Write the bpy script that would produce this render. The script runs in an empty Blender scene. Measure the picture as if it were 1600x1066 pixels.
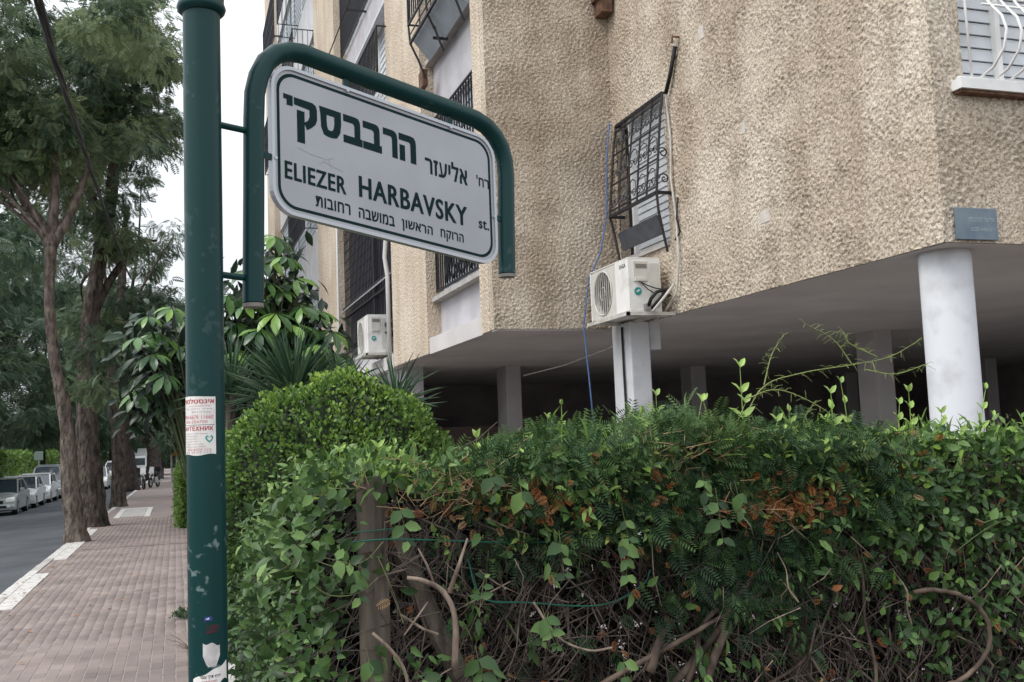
import bpy, bmesh, math, random
import numpy as np
from mathutils import Vector, Matrix
R = math.radians
random.seed(7); rng = np.random.default_rng(11)
SC = bpy.context.scene
COL = SC.collection

# ------------------------------------------------------------------ camera
cx, cy_, cz = (0.948, 0.008, 0.317), (-0.314, -0.1, 0.944), (-0.039, 0.995, 0.093)   # camera axes seen from the world axes
vy = Vector((-525, -167, 1576)).normalized()                    # world +Y in (right, down, forward)
vu = Vector((-661, 16950, 1576)); vu = (vu - vu.dot(vy) * vy).normalized()
vx = vy.cross(vu)
if vx.x < 0: vx = -vx
right = Vector((vx.x, vy.x, vu.x)); up = Vector((vx.y, vy.y, vu.y)); fwd = Vector((vx.z, vy.z, vu.z))
cd = bpy.data.cameras.new('camera'); cam = bpy.data.objects.new('camera', cd); COL.objects.link(cam)
rot = Matrix((right, up, -fwd)).transposed()
cam.matrix_world = Matrix.Translation((0, 0, 1.8)) @ rot.to_4x4()
cd.sensor_fit = 'HORIZONTAL'; cd.sensor_width = 36.0; cd.lens = 36.0 * 1576 / 1600
cd.clip_start = 0.05; cd.clip_end = 2000
SC.camera = cam

# ------------------------------------------------------------------ sky, sun, exposure
EL, AZ = R(52), R(-118)          # soft brightness of the overcast sky comes from the street side
w = bpy.data.worlds.new('World'); SC.world = w; w.use_nodes = True
nt = w.node_tree; nt.nodes.clear()
wo = nt.nodes.new('ShaderNodeOutputWorld'); bg = nt.nodes.new('ShaderNodeBackground')
sky = nt.nodes.new('ShaderNodeTexSky'); sky.sky_type = 'NISHITA'; sky.sun_disc = False
sky.sun_elevation = EL; sky.sun_rotation = AZ; sky.dust_density = 4
hs = nt.nodes.new('ShaderNodeHueSaturation'); hs.inputs['Saturation'].default_value = 0.25
mx = nt.nodes.new('ShaderNodeMix'); mx.data_type = 'RGBA'; mx.inputs[0].default_value = 0.72
mx.inputs[7].default_value = (11.4, 11.9, 12.6, 1)               # an even layer of cloud
tcw = nt.nodes.new('ShaderNodeTexCoord'); sx = nt.nodes.new('ShaderNodeSeparateXYZ'); nt.links.new(tcw.outputs['Generated'], sx.inputs[0])
mr = nt.nodes.new('ShaderNodeMapRange'); mr.inputs[1].default_value = 0.0; mr.inputs[2].default_value = 1.0; mr.inputs[3].default_value = 0.80; mr.inputs[4].default_value = 1.55; nt.links.new(sx.outputs[2], mr.inputs[0])
cn = nt.nodes.new('ShaderNodeTexNoise'); cn.inputs['Scale'].default_value = 2.2; cn.inputs['Detail'].default_value = 5; nt.links.new(tcw.outputs['Generated'], cn.inputs[0])
cm_ = nt.nodes.new('ShaderNodeMapRange'); cm_.inputs[1].default_value = 0.3; cm_.inputs[2].default_value = 0.7; cm_.inputs[3].default_value = 0.85; cm_.inputs[4].default_value = 1.12; nt.links.new(cn.outputs[0], cm_.inputs[0])
mu = nt.nodes.new('ShaderNodeMath'); mu.operation = 'MULTIPLY'; nt.links.new(mr.outputs[0], mu.inputs[0]); nt.links.new(cm_.outputs[0], mu.inputs[1])
vm = nt.nodes.new('ShaderNodeVectorMath'); vm.operation = 'SCALE'
nt.links.new(sky.outputs[0], hs.inputs['Color']); nt.links.new(hs.outputs[0], mx.inputs[6])
nt.links.new(mx.outputs[2], vm.inputs[0]); nt.links.new(mu.outputs[0], vm.inputs['Scale']); nt.links.new(vm.outputs[0], bg.inputs[0]); bg.inputs[1].default_value = 0.1
nt.links.new(bg.outputs[0], wo.inputs[0])
sd = bpy.data.lights.new('sun', 'SUN'); sd.energy = 1.3; sd.angle = R(28); sd.color = (1, 0.96, 0.9)
sun = bpy.data.objects.new('sun', sd); COL.objects.link(sun)
sdir = Vector((math.cos(EL) * -0.97, math.cos(EL) * -0.24, math.sin(EL)))
sun.rotation_euler = sdir.to_track_quat('Z', 'Y').to_euler()
sky.sun_rotation = math.atan2(sdir.x, sdir.y)
SC.view_settings.view_transform = 'Standard'; SC.view_settings.look = 'None'
SC.view_settings.exposure = 0.38; SC.view_settings.gamma = 1; SC.view_settings.use_curve_mapping = False
try:
    SC.cycles.max_bounces = 8; SC.cycles.diffuse_bounces = 4; SC.cycles.transparent_max_bounces = 8
    SC.cycles.use_denoising = True
except Exception: pass

# ------------------------------------------------------------------ materials
def mat(name, col, rough=0.8, spec=0.3, metal=0, var=0.0, vscale=4, bump=0, bscale=40, col2=None, coords='Object', stretch=(1, 1, 1), coat=0, bdist=0.01, thr=(0.35, 0.65), detail=5):
    m = bpy.data.materials.new(name); m.use_nodes = True; n = m.node_tree; b = n.nodes['Principled BSDF']
    b.inputs['Base Color'].default_value = (*col, 1); b.inputs['Roughness'].default_value = rough
    b.inputs['Specular IOR Level'].default_value = spec; b.inputs['Metallic'].default_value = metal
    b.inputs['Coat Weight'].default_value = coat
    tc = n.nodes.new('ShaderNodeTexCoord'); mp = n.nodes.new('ShaderNodeMapping'); mp.inputs['Scale'].default_value = stretch
    n.links.new(tc.outputs[coords], mp.inputs[0])
    if var or col2:
        no = n.nodes.new('ShaderNodeTexNoise'); no.inputs['Scale'].default_value = vscale; no.inputs['Detail'].default_value = detail
        cr = n.nodes.new('ShaderNodeValToRGB')
        c2 = col2 or tuple(max(0, c * (1 - var)) for c in col)
        cr.color_ramp.elements[0].position = thr[0]; cr.color_ramp.elements[1].position = thr[1]
        cr.color_ramp.elements[0].color = (*c2, 1); cr.color_ramp.elements[1].color = (*(tuple(min(1, c * (1 + var * .5)) for c in col)), 1)
        n.links.new(mp.outputs[0], no.inputs[0]); n.links.new(no.outputs[0], cr.inputs[0]); n.links.new(cr.outputs[0], b.inputs['Base Color'])
    if bump:
        no2 = n.nodes.new('ShaderNodeTexNoise'); no2.inputs['Scale'].default_value = bscale; no2.inputs['Detail'].default_value = 4
        bp = n.nodes.new('ShaderNodeBump'); bp.inputs['Strength'].default_value = bump; bp.inputs['Distance'].default_value = bdist
        n.links.new(mp.outputs[0], no2.inputs[0]); n.links.new(no2.outputs[0], bp.inputs['Height']); n.links.new(bp.outputs[0], b.inputs['Normal'])
    return m

def leafmat(name, cols, rough=0.45, trans=0.3, obj=False, spec=0.4):
    """leaf colours vary leaf by leaf (vertex attribute 'tint', or the object's own random number)"""
    m = bpy.data.materials.new(name); m.use_nodes = True; n = m.node_tree; b = n.nodes['Principled BSDF']; out = n.nodes['Material Output']
    b.inputs['Roughness'].default_value = rough; b.inputs['Specular IOR Level'].default_value = spec
    if obj:
        src = n.nodes.new('ShaderNodeObjectInfo').outputs['Random']
    else:
        a = n.nodes.new('ShaderNodeAttribute'); a.attribute_name = 'tint'; src = a.outputs['Fac']
    cr = n.nodes.new('ShaderNodeValToRGB'); els = cr.color_ramp.elements
    while len(els) < len(cols): els.new(0.5)
    for i, c in enumerate(cols):
        els[i].position = i / (len(cols) - 1) if len(c) == 3 else c[3]; els[i].color = (*c[:3], 1)
    n.links.new(src, cr.inputs[0]); n.links.new(cr.outputs[0], b.inputs['Base Color'])
    if trans:
        t = n.nodes.new('ShaderNodeBsdfTranslucent'); ms = n.nodes.new('ShaderNodeMixShader'); ms.inputs[0].default_value = trans
        g = n.nodes.new('ShaderNodeGamma'); g.inputs[1].default_value = 0.85
        n.links.new(cr.outputs[0], g.inputs[0]); n.links.new(g.outputs[0], t.inputs[0])
        n.links.new(b.outputs[0], ms.inputs[1]); n.links.new(t.outputs[0], ms.inputs[2]); n.links.new(ms.outputs[0], out.inputs[0])
    return m

def stucco_mat(name, c1, c2, c3, bumpy=1.0, bd=0.02):
    m = bpy.data.materials.new(name); m.use_nodes = True; n = m.node_tree; b = n.nodes['Principled BSDF']; L = n.links.new
    b.inputs['Roughness'].default_value = 0.95; b.inputs['Specular IOR Level'].default_value = 0.15
    tc = n.nodes.new('ShaderNodeNewGeometry').outputs['Position']
    def noise(sc, det, st=(1, 1, 1)):
        mp = n.nodes.new('ShaderNodeMapping'); mp.inputs['Scale'].default_value = st; L(tc, mp.inputs[0])
        no = n.nodes.new('ShaderNodeTexNoise'); no.inputs['Scale'].default_value = sc; no.inputs['Detail'].default_value = det; L(mp.outputs[0], no.inputs[0]); return no.outputs[0]
    def ramp(src, a, bb, p0, p1):
        cr = n.nodes.new('ShaderNodeValToRGB'); e = cr.color_ramp.elements; e[0].position = p0; e[1].position = p1; e[0].color = (*a, 1); e[1].color = (*bb, 1); L(src, cr.inputs[0]); return cr.outputs[0]
    def mixc(f, a, bb, ty='MIX'):
        mm = n.nodes.new('ShaderNodeMix'); mm.data_type = 'RGBA'; mm.blend_type = ty
        if isinstance(f, float): mm.inputs[0].default_value = f
        else: L(f, mm.inputs[0])
        L(a, mm.inputs[6]); L(bb, mm.inputs[7]); return mm.outputs[2]
    base = ramp(noise(0.9, 6), c1, c2, 0.38, 0.62)
    streak = ramp(noise(3.2, 6, (1, 1, 0.13)), (0, 0, 0), (1, 1, 1), 0.46, 0.66)
    rgb = n.nodes.new('ShaderNodeRGB'); rgb.outputs[0].default_value = (*c3, 1)
    sfac = n.nodes.new('ShaderNodeMath'); sfac.operation = 'MULTIPLY'; sfac.inputs[1].default_value = 0.6; L(streak, sfac.inputs[0])
    c = mixc(sfac.outputs[0], base, rgb.outputs[0])
    speck = ramp(noise(60, 2), (0.66, 0.63, 0.60), (1.15, 1.15, 1.15), 0.36, 0.56)
    c = mixc(1.0, c, speck, 'MULTIPLY')
    L(c, b.inputs['Base Color'])
    h = noise(38, 3, (1, 1, 0.75)); bp = n.nodes.new('ShaderNodeBump'); bp.inputs['Strength'].default_value = bumpy; bp.inputs['Distance'].default_value = bd
    L(h, bp.inputs['Height']); L(bp.outputs[0], b.inputs['Normal'])
    return m

M = {}
M['stucco'] = stucco_mat('stucco', (0.485, 0.41, 0.325), (0.62, 0.55, 0.455), (0.37, 0.295, 0.225), 1.0, 0.025)
M['stucco_far'] = stucco_mat('stucco_far', (0.58, 0.485, 0.385), (0.70, 0.615, 0.50), (0.50, 0.41, 0.32), 1.0, 0.03)
M['render_grey'] = mat('render_grey', (0.50, 0.49, 0.51), 0.9, var=0.14, vscale=2.5, bump=0.3, bscale=60, bdist=0.004, coords='Object')
M['render_pale'] = mat('render_pale', (0.62, 0.62, 0.64), 0.9, var=0.1, vscale=2, bump=0.2, bscale=50)
M['patch'] = mat('patch', (0.58, 0.54, 0.49), 0.9, var=0.15, vscale=14, bump=0.6, bscale=45, bdist=0.01)
M['ceiling'] = mat('ceiling', (0.60, 0.575, 0.565), 0.9, var=0.12, vscale=1.2, bump=0.15, bscale=30)
M['column'] = mat('column', (0.62, 0.635, 0.66), 0.6, col2=(0.50, 0.505, 0.52), var=0.02, vscale=5, thr=(.3, .5), bump=0.12, bscale=45, bdist=0.004)
M['column_grey'] = mat('column_grey', (0.42, 0.40, 0.40), 0.7, var=0.1, vscale=3)
M['floor_tile'] = mat('floor_tile', (0.30, 0.28, 0.27), 0.7, var=0.15, vscale=2)
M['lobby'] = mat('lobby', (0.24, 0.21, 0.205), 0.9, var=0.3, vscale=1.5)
M['lobby_pink'] = mat('lobby_pink', (0.35, 0.26, 0.24), 0.9)
M['soil'] = mat('soil', (0.10, 0.075, 0.055), 0.95, var=0.4, vscale=6, bump=0.6, bscale=30, bdist=0.03)
M['white_metal'] = mat('white_metal', (0.78, 0.78, 0.77), 0.45, 0.4, var=0.06, vscale=6)
M['shutter'] = mat('shutter', (0.60, 0.63, 0.66), 0.55, 0.3, var=0.1, vscale=5)
M['shutter_blue'] = mat('shutter_blue', (0.42, 0.47, 0.52), 0.55, 0.3, var=0.12, vscale=5)
M['black_iron'] = mat('black_iron', (0.018, 0.017, 0.022), 0.5, 0.4, var=0.4, vscale=20)
M['dark_gap'] = mat('dark_gap', (0.02, 0.022, 0.028), 0.6)
M['rust'] = mat('rust', (0.16, 0.09, 0.06), 0.85, var=0.4, vscale=15)
M['screen'] = mat('screen', (0.06, 0.062, 0.085), 0.35, 0.5, var=0.3, vscale=2)
M['board'] = mat('board', (0.07, 0.075, 0.085), 0.7, var=0.2, vscale=8)
M['ac_white'] = mat('ac_white', (0.78, 0.775, 0.75), 0.42, 0.4, col2=(0.62, 0.60, 0.56), var=0.02, vscale=5, thr=(0.3, 0.5))
M['ac_beige'] = mat('ac_beige', (0.60, 0.585, 0.54), 0.5, 0.4, var=0.08, vscale=8)
M['ac_dark'] = mat('ac_dark', (0.10, 0.095, 0.085), 0.6)
M['fan'] = mat('fan', (0.20, 0.19, 0.17), 0.5)
M['teal'] = mat('teal', (0.02, 0.28, 0.24), 0.5)
M['rubber'] = mat('rubber', (0.015, 0.015, 0.016), 0.6)
M['pvc'] = mat('pvc', (0.55, 0.53, 0.49), 0.5, var=0.15, vscale=10)
M['pipe_white'] = mat('pipe_white', (0.55, 0.55, 0.55), 0.4)
M['rope_blue'] = mat('rope_blue', (0.09, 0.16, 0.34), 0.7, var=0.3, vscale=60)
M['asphalt'] = mat('asphalt', (0.085, 0.092, 0.102), 0.85, 0.3, var=0.25, vscale=0.8, bump=0.4, bscale=60, bdist=0.006)
M['kerb'] = mat('kerb', (0.42, 0.40, 0.38), 0.85, var=0.15, vscale=5, bump=0.2, bscale=40)
M['kerb_white'] = mat('kerb_white', (0.62, 0.61, 0.59), 0.8, col2=(0.45, 0.43, 0.41), var=0.05, vscale=9)
M['brick_bed'] = mat('brick_bed', (0.31, 0.275, 0.255), 0.95, var=0.25, vscale=20)
M['brick_bed_dark'] = mat('brick_bed_dark', (0.13, 0.105, 0.10), 0.95, col2=(0.26, 0.21, 0.2), var=.1, vscale=3)
M['pavement'] = mat('pavement', (0.25, 0.208, 0.193), 0.9, var=0.16, vscale=2.2, bump=0.3, bscale=30, bdist=0.004)
M['ground'] = mat('ground', (0.14, 0.12, 0.09), 0.95, var=0.3, vscale=0.4)
M['plate_white'] = mat('plate_white', (0.37, 0.385, 0.41), 0.3, 0.5, col2=(0.31, 0.32, 0.345), var=0.04, vscale=3.5, coat=0.2)
M['plate_edge'] = mat('plate_edge', (0.44, 0.46, 0.49), 0.35, 0.5, metal=0.4)
M['ink_green'] = mat('ink_green', (0.003, 0.02, 0.021), 0.6, 0.12)
M['ink_black'] = mat('ink_black', (0.012, 0.016, 0.018), 0.45)
M['scratch'] = mat('scratch', (0.36, 0.36, 0.38), 0.6)
M['plaque'] = mat('plaque', (0.085, 0.13, 0.17), 0.4, 0.5, col2=(0.16, 0.20, 0.23), var=0.1, vscale=6)
M['plaque_ink'] = mat('plaque_ink', (0.36, 0.41, 0.45), 0.6)
M['paper'] = mat('paper', (0.74, 0.72, 0.70), 0.7, col2=(0.60, 0.58, 0.55), var=0.04, vscale=25)
M['paper_ripped'] = mat('paper_ripped', (0.55, 0.53, 0.52), 0.8, var=0.25, vscale=40)
M['ink_red'] = mat('ink_red', (0.42, 0.05, 0.06), 0.6)
M['ink_faint'] = mat('ink_faint', (0.36, 0.31, 0.33), 0.7)
M['ink_pink'] = mat('ink_pink', (0.55, 0.20, 0.22), 0.7)
M['sticker_red'] = mat('sticker_red', (0.06, 0.012, 0.018), 0.7, col2=(0.012, 0.025, 0.025), var=0.1, vscale=60)
M['sticker_blue'] = mat('sticker_blue', (0.03, 0.05, 0.20), 0.5)
M['car_white'] = mat('car_white', (0.74, 0.75, 0.75), 0.25, 0.5, coat=0.6)
M['car_silver'] = mat('car_silver', (0.36, 0.39, 0.38), 0.28, 0.5, metal=0.35, coat=0.6)
M['car_grey'] = mat('car_grey', (0.30, 0.34, 0.37), 0.3, 0.5, metal=0.3, coat=0.5)
M['glass_dark'] = mat('glass_dark', (0.03, 0.045, 0.055), 0.06, 0.8)
M['tyre'] = mat('tyre', (0.02, 0.02, 0.02), 0.85)
M['rim'] = mat('rim', (0.35, 0.35, 0.36), 0.3, metal=0.8)
M['lamp_glass'] = mat('lamp_glass', (0.75, 0.76, 0.74), 0.12, 0.6)
M['plate_yellow'] = mat('plate_yellow', (0.75, 0.55, 0.05), 0.5)
M['blue_paint'] = mat('blue_paint', (0.05, 0.07, 0.30), 0.4)
M['orange_paint'] = mat('orange_paint', (0.70, 0.30, 0.05), 0.5)
M['sign_green'] = mat('sign_green', (0.30, 0.38, 0.34), 0.6)
M['cloth_dark'] = mat('cloth_dark', (0.03, 0.022, 0.032), 0.9)
M['skin'] = mat('skin', (0.45, 0.28, 0.2), 0.6)
M['stone_wall'] = mat('stone_wall', (0.45, 0.42, 0.38), 0.9, var=0.2, vscale=3)
M['post_wood'] = mat('post_wood', (0.15, 0.125, 0.10), 0.9, col2=(0.065, 0.055, 0.045), var=0.15, vscale=5, stretch=(5, 5, 0.7), bump=0.7, bscale=22, bdist=0.008)
M['twig'] = mat('twig', (0.085, 0.06, 0.048), 0.85, var=0.4, vscale=9)
M['vine_bark'] = mat('vine_bark', (0.17, 0.125, 0.095), 0.9, col2=(0.05, 0.036, 0.03), var=0.1, vscale=14, stretch=(1, 1, .4), bump=.8, bscale=60, bdist=.004)
M['straw'] = mat('straw', (0.42, 0.30, 0.17), 0.85, col2=(0.25, 0.14, 0.08), var=0.1, vscale=6)
M['twig_tangle'] = mat('twig_tangle', (0.17, 0.135, 0.115), 0.85, col2=(0.03, 0.021, 0.018), var=0.1, vscale=9)
M['twig_pale'] = mat('twig_pale', (0.30, 0.235, 0.185), 0.9, col2=(0.13, 0.095, 0.075), var=0.2, vscale=30, stretch=(1, 1, 0.3), bump=0.5, bscale=90, bdist=0.002)
M['stem_green'] = mat('stem_green', (0.22, 0.27, 0.09), 0.6)
M['stem_dark'] = mat('stem_dark', (0.045, 0.06, 0.025), 0.7)
M['tendril'] = mat('tendril', (0.13, 0.15, 0.06), 0.6, var=.4, vscale=20)
M['wire'] = mat('wire', (0.045, 0.045, 0.045), 0.5, metal=0.5)
M['wire_green'] = mat('wire_green', (0.015, 0.11, 0.075), 0.5)

M['dark_core'] = mat('dark_core', (0.012, 0.018, 0.009), 0.95)  # near-black colour standing in for shade inside the round bush
def bark_mat(name, c1, c2):
    m = mat(name, c1, 0.95, 0.15, col2=c2, var=0.1, vscale=3.6, stretch=(3.2, 3.2, 1.1), bump=1.0, bscale=6, bdist=0.09, coords='Object')
    return m
M['bark'] = bark_mat('bark', (0.13, 0.108, 0.092), (0.035, 0.029, 0.025))
M['bark_pale'] = bark_mat('bark_pale', (0.20, 0.165, 0.14), (0.075, 0.06, 0.05))
M['bark_dark'] = bark_mat('bark_dark', (0.07, 0.055, 0.05), (0.03, 0.024, 0.022))

def pole_mat():
    m = mat('pole_paint', (0.004, 0.036, 0.036), 0.34, 0.22, coat=0.03, bump=0.08, bscale=60, bdist=0.002)
    n = m.node_tree; b = n.nodes['Principled BSDF']; L = n.links.new
    g = n.nodes.new('ShaderNodeNewGeometry').outputs['Position']
    no = n.nodes.new('ShaderNodeTexNoise'); no.inputs['Scale'].default_value = 42; no.inputs['Detail'].default_value = 6; L(g, no.inputs[0])
    no2 = n.nodes.new('ShaderNodeTexNoise'); no2.inputs['Scale'].default_value = 7; no2.inputs['Detail'].default_value = 2; L(g, no2.inputs[0])
    ad = n.nodes.new('ShaderNodeMath'); ad.operation = 'MULTIPLY'; L(no.outputs[0], ad.inputs[0]); L(no2.outputs[0], ad.inputs[1])
    cr = n.nodes.new('ShaderNodeValToRGB'); e = cr.color_ramp.elements; e[0].position = 0.345; e[1].position = 0.40; L(ad.outputs[0], cr.inputs[0])
    sep = n.nodes.new('ShaderNodeSeparateXYZ'); L(g, sep.inputs[0])
    hr = n.nodes.new('ShaderNodeMapRange'); hr.inputs[1].default_value = 1.60; hr.inputs[2].default_value = 1.78; hr.inputs[3].default_value = 1; hr.inputs[4].default_value = 0.15; L(sep.outputs[2], hr.inputs[0])
    fm = n.nodes.new('ShaderNodeMath'); fm.operation = 'MULTIPLY'; L(cr.outputs[0], fm.inputs[0]); L(hr.outputs[0], fm.inputs[1])
    mm = n.nodes.new('ShaderNodeMix'); mm.data_type = 'RGBA'; mm.inputs[6].default_value = (0.004, 0.036, 0.036, 1); mm.inputs[7].default_value = (0.22, 0.29, 0.29, 1)
    f2 = n.nodes.new('ShaderNodeMath'); f2.operation = 'MULTIPLY'; f2.inputs[1].default_value = 0.6; L(fm.outputs[0], f2.inputs[0])
    L(f2.outputs[0], mm.inputs[0]); L(mm.outputs[2], b.inputs['Base Color'])
    return m
M['pole_paint'] = pole_mat()

def brick_mat():
    m = mat('paver', (0.36, 0.28, 0.26), 0.88, 0.25, bump=0.35, bscale=90, bdist=0.003, coords='Object')
    n = m.node_tree; b = n.nodes['Principled BSDF']; L = n.links.new
    g = n.nodes.new('ShaderNodeNewGeometry').outputs['Position']
    no = n.nodes.new('ShaderNodeTexNoise'); no.inputs['Scale'].default_value = 1.3; no.inputs['Detail'].default_value = 6; L(g, no.inputs[0])
    cr = n.nodes.new('ShaderNodeValToRGB'); e = cr.color_ramp.elements; e[0].position = 0.35; e[1].position = 0.65
    e[0].color = (0.20, 0.166, 0.153, 1); e[1].color = (0.285, 0.238, 0.22, 1); L(no.outputs[0], cr.inputs[0])
    oi = n.nodes.new('ShaderNodeObjectInfo'); at = n.nodes.new('ShaderNodeAttribute'); at.attribute_name = 'tint'
    ad = n.nodes.new('ShaderNodeMath'); ad.operation = 'ADD'; L(oi.outputs['Random'], ad.inputs[0]); L(at.outputs['Fac'], ad.inputs[1])
    fr = n.nodes.new('ShaderNodeMath'); fr.operation = 'FRACT'; L(ad.outputs[0], fr.inputs[0])
    c2 = n.nodes.new('ShaderNodeValToRGB'); c2.color_ramp.elements[0].color = (0.86, 0.86, 0.88, 1); c2.color_ramp.elements[1].color = (1.1, 1.08, 1.06, 1); L(fr.outputs[0], c2.inputs[0])
    mm = n.nodes.new('ShaderNodeMix'); mm.data_type = 'RGBA'; mm.blend_type = 'MULTIPLY'; mm.inputs[0].default_value = 1
    L(cr.outputs[0], mm.inputs[6]); L(c2.outputs[0], mm.inputs[7]); L(mm.outputs[2], b.inputs['Base Color'])
    return m
M['paver'] = brick_mat()

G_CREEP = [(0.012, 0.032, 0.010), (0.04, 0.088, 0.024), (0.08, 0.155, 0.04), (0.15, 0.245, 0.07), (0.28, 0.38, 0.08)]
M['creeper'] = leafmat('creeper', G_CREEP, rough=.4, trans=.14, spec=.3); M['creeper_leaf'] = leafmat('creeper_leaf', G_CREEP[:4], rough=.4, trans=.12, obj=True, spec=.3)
M['creeper_bright'] = leafmat('creeper_bright', [(0.10, 0.20, 0.05), (0.20, 0.34, 0.06), (0.30, 0.44, 0.08)], trans=0.4)
M['creeper_inner'] = leafmat('creeper_inner', [(0.006, 0.008, 0.006), (0.012, 0.016, 0.009), (0.022, 0.014, 0.011)], trans=0, spec=.1)  # near-black colours stand in for the shade deep in the hedge
M['conifer'] = leafmat('conifer', [(0.006, 0.016, 0.008), (0.02, 0.05, 0.02), (0.055, 0.11, 0.035), (0.13, 0.19, 0.06)], rough=0.55, trans=0.08, spec=.2)
M['dead'] = leafmat('dead', [(0.14, 0.05, 0.02), (0.38, 0.12, 0.035), (0.42, 0.27, 0.14)], rough=0.8, trans=0.2)
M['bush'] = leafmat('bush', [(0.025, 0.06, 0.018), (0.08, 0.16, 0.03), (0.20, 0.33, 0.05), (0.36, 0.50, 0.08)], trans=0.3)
M['bush_inner'] = leafmat('bush_inner', [(0.015, 0.03, 0.01), (0.04, 0.07, 0.02)], trans=0.1)  # darker copy of the bush colours, inner shade painted in
M['schefflera'] = leafmat('schefflera', [(0.03, 0.08, 0.03), (0.065, 0.15, 0.045), (0.13, 0.26, 0.06), (0.21, 0.36, 0.07)], rough=0.28, trans=0.2, obj=True, spec=0.6)
M['schefflera_deep'] = leafmat('schefflera_deep', [(0.008, 0.02, 0.012), (0.02, 0.045, 0.02)], rough=0.35, trans=0.1)  # shaded copy of the umbrella plant colours
M['blade'] = leafmat('blade', [(0.02, 0.05, 0.028), (0.045, 0.10, 0.05), (0.10, 0.17, 0.09)], rough=0.35, trans=0.15, obj=True)
M['canopy'] = leafmat('canopy', [(0.022, 0.045, 0.028), (0.075, 0.125, 0.068), (0.18, 0.245, 0.125), (0.33, 0.39, 0.19)], rough=0.5, trans=0.28)
M['canopy_dark'] = leafmat('canopy_dark', [(0.028, 0.058, 0.034), (0.065, 0.115, 0.06), (0.14, 0.195, 0.095)], rough=0.5, trans=0.25)
M['far_hedge'] = leafmat('far_hedge', [(0.07, 0.15, 0.03), (0.17, 0.28, 0.05)], trans=0.3)

# ------------------------------------------------------------------ mesh helpers
def link(o, parent=None):
    COL.objects.link(o)
    if parent is not None: o.parent = parent
    return o
def tag(o, label=None, cat=None, group=None, kind=None):
    if label: o['label'] = label
    if cat: o['category'] = cat
    if group: o['group'] = group
    if kind: o['kind'] = kind
    return o
def empty(name, loc, label=None, cat=None, group=None, rz=0, kind=None, scale=1):
    o = bpy.data.objects.new(name, None); o.location = loc; o.rotation_euler = (0, 0, rz); o.empty_display_size = 0.1; COL.objects.link(o)
    return tag(o, label, cat, group, kind)

class MB:
    def __init__(s): s.v = []; s.f = []
    def poly(s, pts, faces):
        b = len(s.v); s.v += [tuple(p) for p in pts]; s.f += [tuple(i + b for i in f) for f in faces]; return s
    def box(s, x0, x1, y0, y1, z0, z1):
        return s.poly([(x0, y0, z0), (x1, y0, z0), (x1, y1, z0), (x0, y1, z0), (x0, y0, z1), (x1, y0, z1), (x1, y1, z1), (x0, y1, z1)],
                      [(0, 3, 2, 1), (4, 5, 6, 7), (0, 1, 5, 4), (1, 2, 6, 5), (2, 3, 7, 6), (3, 0, 4, 7)])
    def bar(s, p, q, w, h=None, upv=(0, 0, 1)):
        p, q = Vector(p), Vector(q); h = h or w; d = (q - p).normalized(); u = Vector(upv)
        if abs(d.dot(u)) > 0.98: u = Vector((1, 0, 0))
        a = d.cross(u).normalized() * w / 2; b = a.cross(d).normalized() * h / 2
        pts = [p - a - b, p + a - b, p + a + b, p - a + b, q - a - b, q + a - b, q + a + b, q - a + b]
        return s.poly(pts, [(0, 3, 2, 1), (4, 5, 6, 7), (0, 1, 5, 4), (1, 2, 6, 5), (2, 3, 7, 6), (3, 0, 4, 7)])
    def tube(s, pts, r, n=8, cap=True):
        pts = [Vector(p) for p in pts]; k = len(pts); rs = list(r) if hasattr(r, '__len__') else [r] * k
        b = len(s.v); prev = None
        for i, p in enumerate(pts):
            d = (pts[min(i + 1, k - 1)] - pts[max(i - 1, 0)]).normalized()
            if prev is None:
                u = Vector((0, 0, 1)) if abs(d.z) < 0.9 else Vector((1, 0, 0)); a = d.cross(u).normalized()
            else:
                a = (prev - prev.dot(d) * d).normalized()
            prev = a; c = d.cross(a)
            for j in range(n):
                t = 2 * math.pi * j / n; s.v.append(tuple(p + (a * math.cos(t) + c * math.sin(t)) * rs[i]))
        for i in range(k - 1):
            for j in range(n):
                s.f.append((b + i * n + j, b + i * n + (j + 1) % n, b + (i + 1) * n + (j + 1) % n, b + (i + 1) * n + j))
        if cap: s.f.append(tuple(b + j for j in reversed(range(n)))); s.f.append(tuple(b + (k - 1) * n + j for j in range(n)))
        return s
    def disc(s, c, ax, r, t, n=20):
        c = Vector(c); a = Vector(ax).normalized(); return s.tube([c - a * t / 2, c + a * t / 2], r, n)
    def prism(s, poly, fn, t0, t1):
        """poly: 2-D outline; fn(u, v, t) -> point; solid between t0 and t1"""
        n = len(poly); P = [fn(u, v, t0) for u, v in poly] + [fn(u, v, t1) for u, v in poly]
        return s.poly(P, [tuple(reversed(range(n))), tuple(range(n, 2 * n))] + [(i, (i + 1) % n, n + (i + 1) % n, n + i) for i in range(n)])
    def build(s, name, m, parent=None, smooth=False, kind=None, label=None, bevel=0):
        me = bpy.data.meshes.new(name); me.from_pydata(s.v, [], s.f); me.validate()
        me.materials.append(m)
        if smooth: me.shade_smooth() if hasattr(me, 'shade_smooth') else None
        o = link(bpy.data.objects.new(name, me), parent)
        if bevel:
            bv = o.modifiers.new('bevel', 'BEVEL'); bv.width = bevel; bv.segments = 2; bv.limit_method = 'ANGLE'
        return tag(o, label, kind=kind)

def smooth_by_angle(o, ang=35):
    me = o.data; me.shade_smooth()
    try:
        me.set_sharp_from_angle(angle=R(ang))
    except Exception: pass
    return o

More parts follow.
